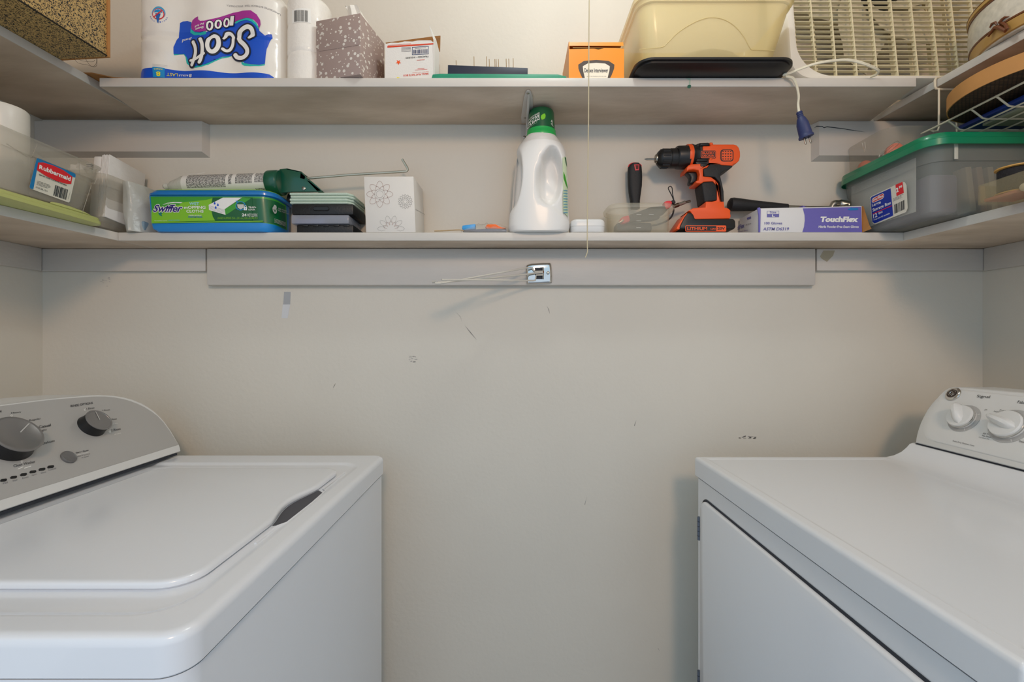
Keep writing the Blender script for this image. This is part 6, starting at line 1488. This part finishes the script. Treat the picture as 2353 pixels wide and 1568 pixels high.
# crumpled paper bags seen above the food container
def crumple(c, s, seed, lab, m):
    rnd = random.Random(seed); bm = bmesh.new(); bmesh.ops.create_icosphere(bm, subdivisions=3, radius=1)
    for v in bm.verts:
        n = v.co.normalized(); k = 1+.16*math.sin(7*n.x+seed)*math.sin(6*n.z)+.10*math.sin(15*n.y+3*n.z+seed)+rnd.uniform(-.05, .05)
        v.co = Vector((n.x*s[0]*k, n.y*s[1]*k, n.z*s[2]*k))+Vector(c)
    mb = MB(); mb._bm(bm, m, False); return mb.build('crumpled_cloth', label=lab, cat='cloth')
crumple((-1.078, 1.145, zl_+.135), (.022, .035, .034), 1, 'crumpled white cloth nearest the first container, showing above its rim', m_nap)
crumple((-1.158, 1.17, zl_+.105), (.036, .05, .030), 2, 'crumpled white cloth with printed hem seen through the food container wall', m_nap)
mb = MB()
for k in range(5): mb.box(-1.0475+.0, -1.049+.012, 1.12, 1.20, zl_+.155+.0022*k, zl_+.1565+.0022*k, M['grey'] if k % 2 else m_nap)
mb.build('folded_leaflet', label='thin grey-edged folded leaflets between the crumpled cloth and the white block', cat='leaflets')

# ================================================================ wall hardware
da = thing('drying_rack', 'chrome wall-mounted drying rack with three folded white arms', 'drying rack', (.06, 1.225, H+.15))
za8 = Z(960, 570, 6.5361); yp = 1.2288
def wp(x, y, D): return P(*za8(x, y), D)
plo = [(1622, 290), (1635, 260), (1700, 240), (1850, 230), (1985, 228), (2000, 245), (2012, 330), (2016, 440), (2012, 520), (1985, 535), (1850, 545), (1660, 550), (1638, 545), (1632, 520), (1625, 400)]
base = [wp(*q, yp) for q in plo]; ctr = sum(base, Vector())/len(base)
mb = MB(); mb.loft([[p+Vector((0, -.0005, 0)) for p in base], [p+Vector((0, -.004, 0)) for p in base], [p+(ctr-p)*.08+Vector((0, -.0075, 0)) for p in base], [p+(ctr-p)*.2+Vector((0, -.0088, 0)) for p in base]], M['chrome'])
plate = mb.build('wall_plate', da)
mb = MB(); mb.prism([wp(*q, yp-.0092) for q in ((1755, 300), (1885, 290), (1895, 470), (1770, 470))], (0, -.0008, 0), M['gap']); mb.build('slot', plate)
mb = MB(); mb.tube([wp(1882, 296, yp-.013), wp(1882, 465, yp-.013)], .0022, M['steel'], 8); mb.tube([wp(1882, 345, yp-.0135), wp(1882, 378, yp-.0135)], .0026, mat('rust', '#7a4a30', .8), 8); mb.build('pivot_pin', plate)
mb = MB(); mb.lathe([(.0046, 0), (.0046, .001), (.002, .002)], wp(1956, 376, yp-.0088), (0, -1, 0), M['steel'], 16); mb.build('screw', plate)
m_arm = mat('white_coated_wire', '#cfcabf', .35)
for pts, nm in (((( 1880, 352, .014), (1765, 355, .014), (1740, 335, .015), (1720, 300, .016), (1690, 296, .018), (1620, 303, .025), (340, 535, .150)), 'a'),
                (((1880, 372, .014), (1740, 380, .017), (1620, 398, .025), (900, 472, .08), (300, 520, .14)), 'b'),
                (((1880, 405, .014), (1780, 408, .014), (1772, 440, .015), (1765, 485, .017), (1730, 492, .02), (1620, 490, .028), (360, 478, .170)), 'c')):
    MB().tube([wp(x, y, yp-d) for x, y, d in pts], .0022, m_arm, 8).build('arm', da)
mb = MB(); mb.tube([wp(345, 533, yp-.150), wp(262, 533, yp-.153)], .0032, m_arm, 8); mb.build('tip_cover', da)
mb = MB(); mb.tube([wp(275, 505, yp-.146), wp(215, 512, yp-.148)], .0032, mat('clear_tip', '#c8c5bc', .3, clear=.3), 8); mb.build('tip_cap', da)
# pull cord and its lamp holder
lh = thing('lamp_holder', 'white ceiling lamp holder that the pull cord hangs from', 'lamp holder', (.165, .95, 2.40))
MB().lathe([(.055, .0495), (.055, .035), (.03, .015), (.022, 0)], (.165, .95, 2.40), (0, 0, 1), M['plwhite'], 32).build('base', lh)
mb = MB(); pts = [Vector((.1665, .95, 2.41)), P(1354, 0, .95), P(1353, 150, .95), P(1352, 300, .95), P(1350, 450, .95), P(1349.5, 560, .95), P(1350, 578, .95), P(1345, 592, .95)]
mb.tube(crom(pts, 6), .0011, mat('cord_string', '#cbbf9f', .8), 6); mb.build('pull_cord', label='thin beige pull cord hanging down in front of both back shelves', cat='cord')
# tape strip on wall, tape on cleat
tpm = mat('clear_tape', '#c3c5c8', .25, clear=.35); mb = MB(); PWl = face_y(1.25)
mb.prism([PWl.hit(*q, .0006) for q in ((650, 700), (667, 700), (661, 732), (647, 731))], (0, .0004, 0), mat('white_tape_paper', '#d3d4d6', .6)); mb.prism([PWl.hit(*q, .0006) for q in ((653, 671), (668, 671), (667, 700), (651, 700))], (0, .0004, 0), tpm)
mb.build('tape_strip', label='small clear and white tape strip stuck on the wall below the long board', cat='tape')
mb = MB(); PTp = face_y(1.236)
mb.prism([PTp.hit(*q, .0006) for q in ((1884, 590), (1892, 576), (1918, 576), (1914, 588), (1900, 602), (1888, 595))], (0, .0004, 0), mat('yellowed_tape', '#c4b9a0', .4, clear=.35)); mb.build('old_tape', label='yellowed clear tape scrap on the short board right of the long one', cat='tape')
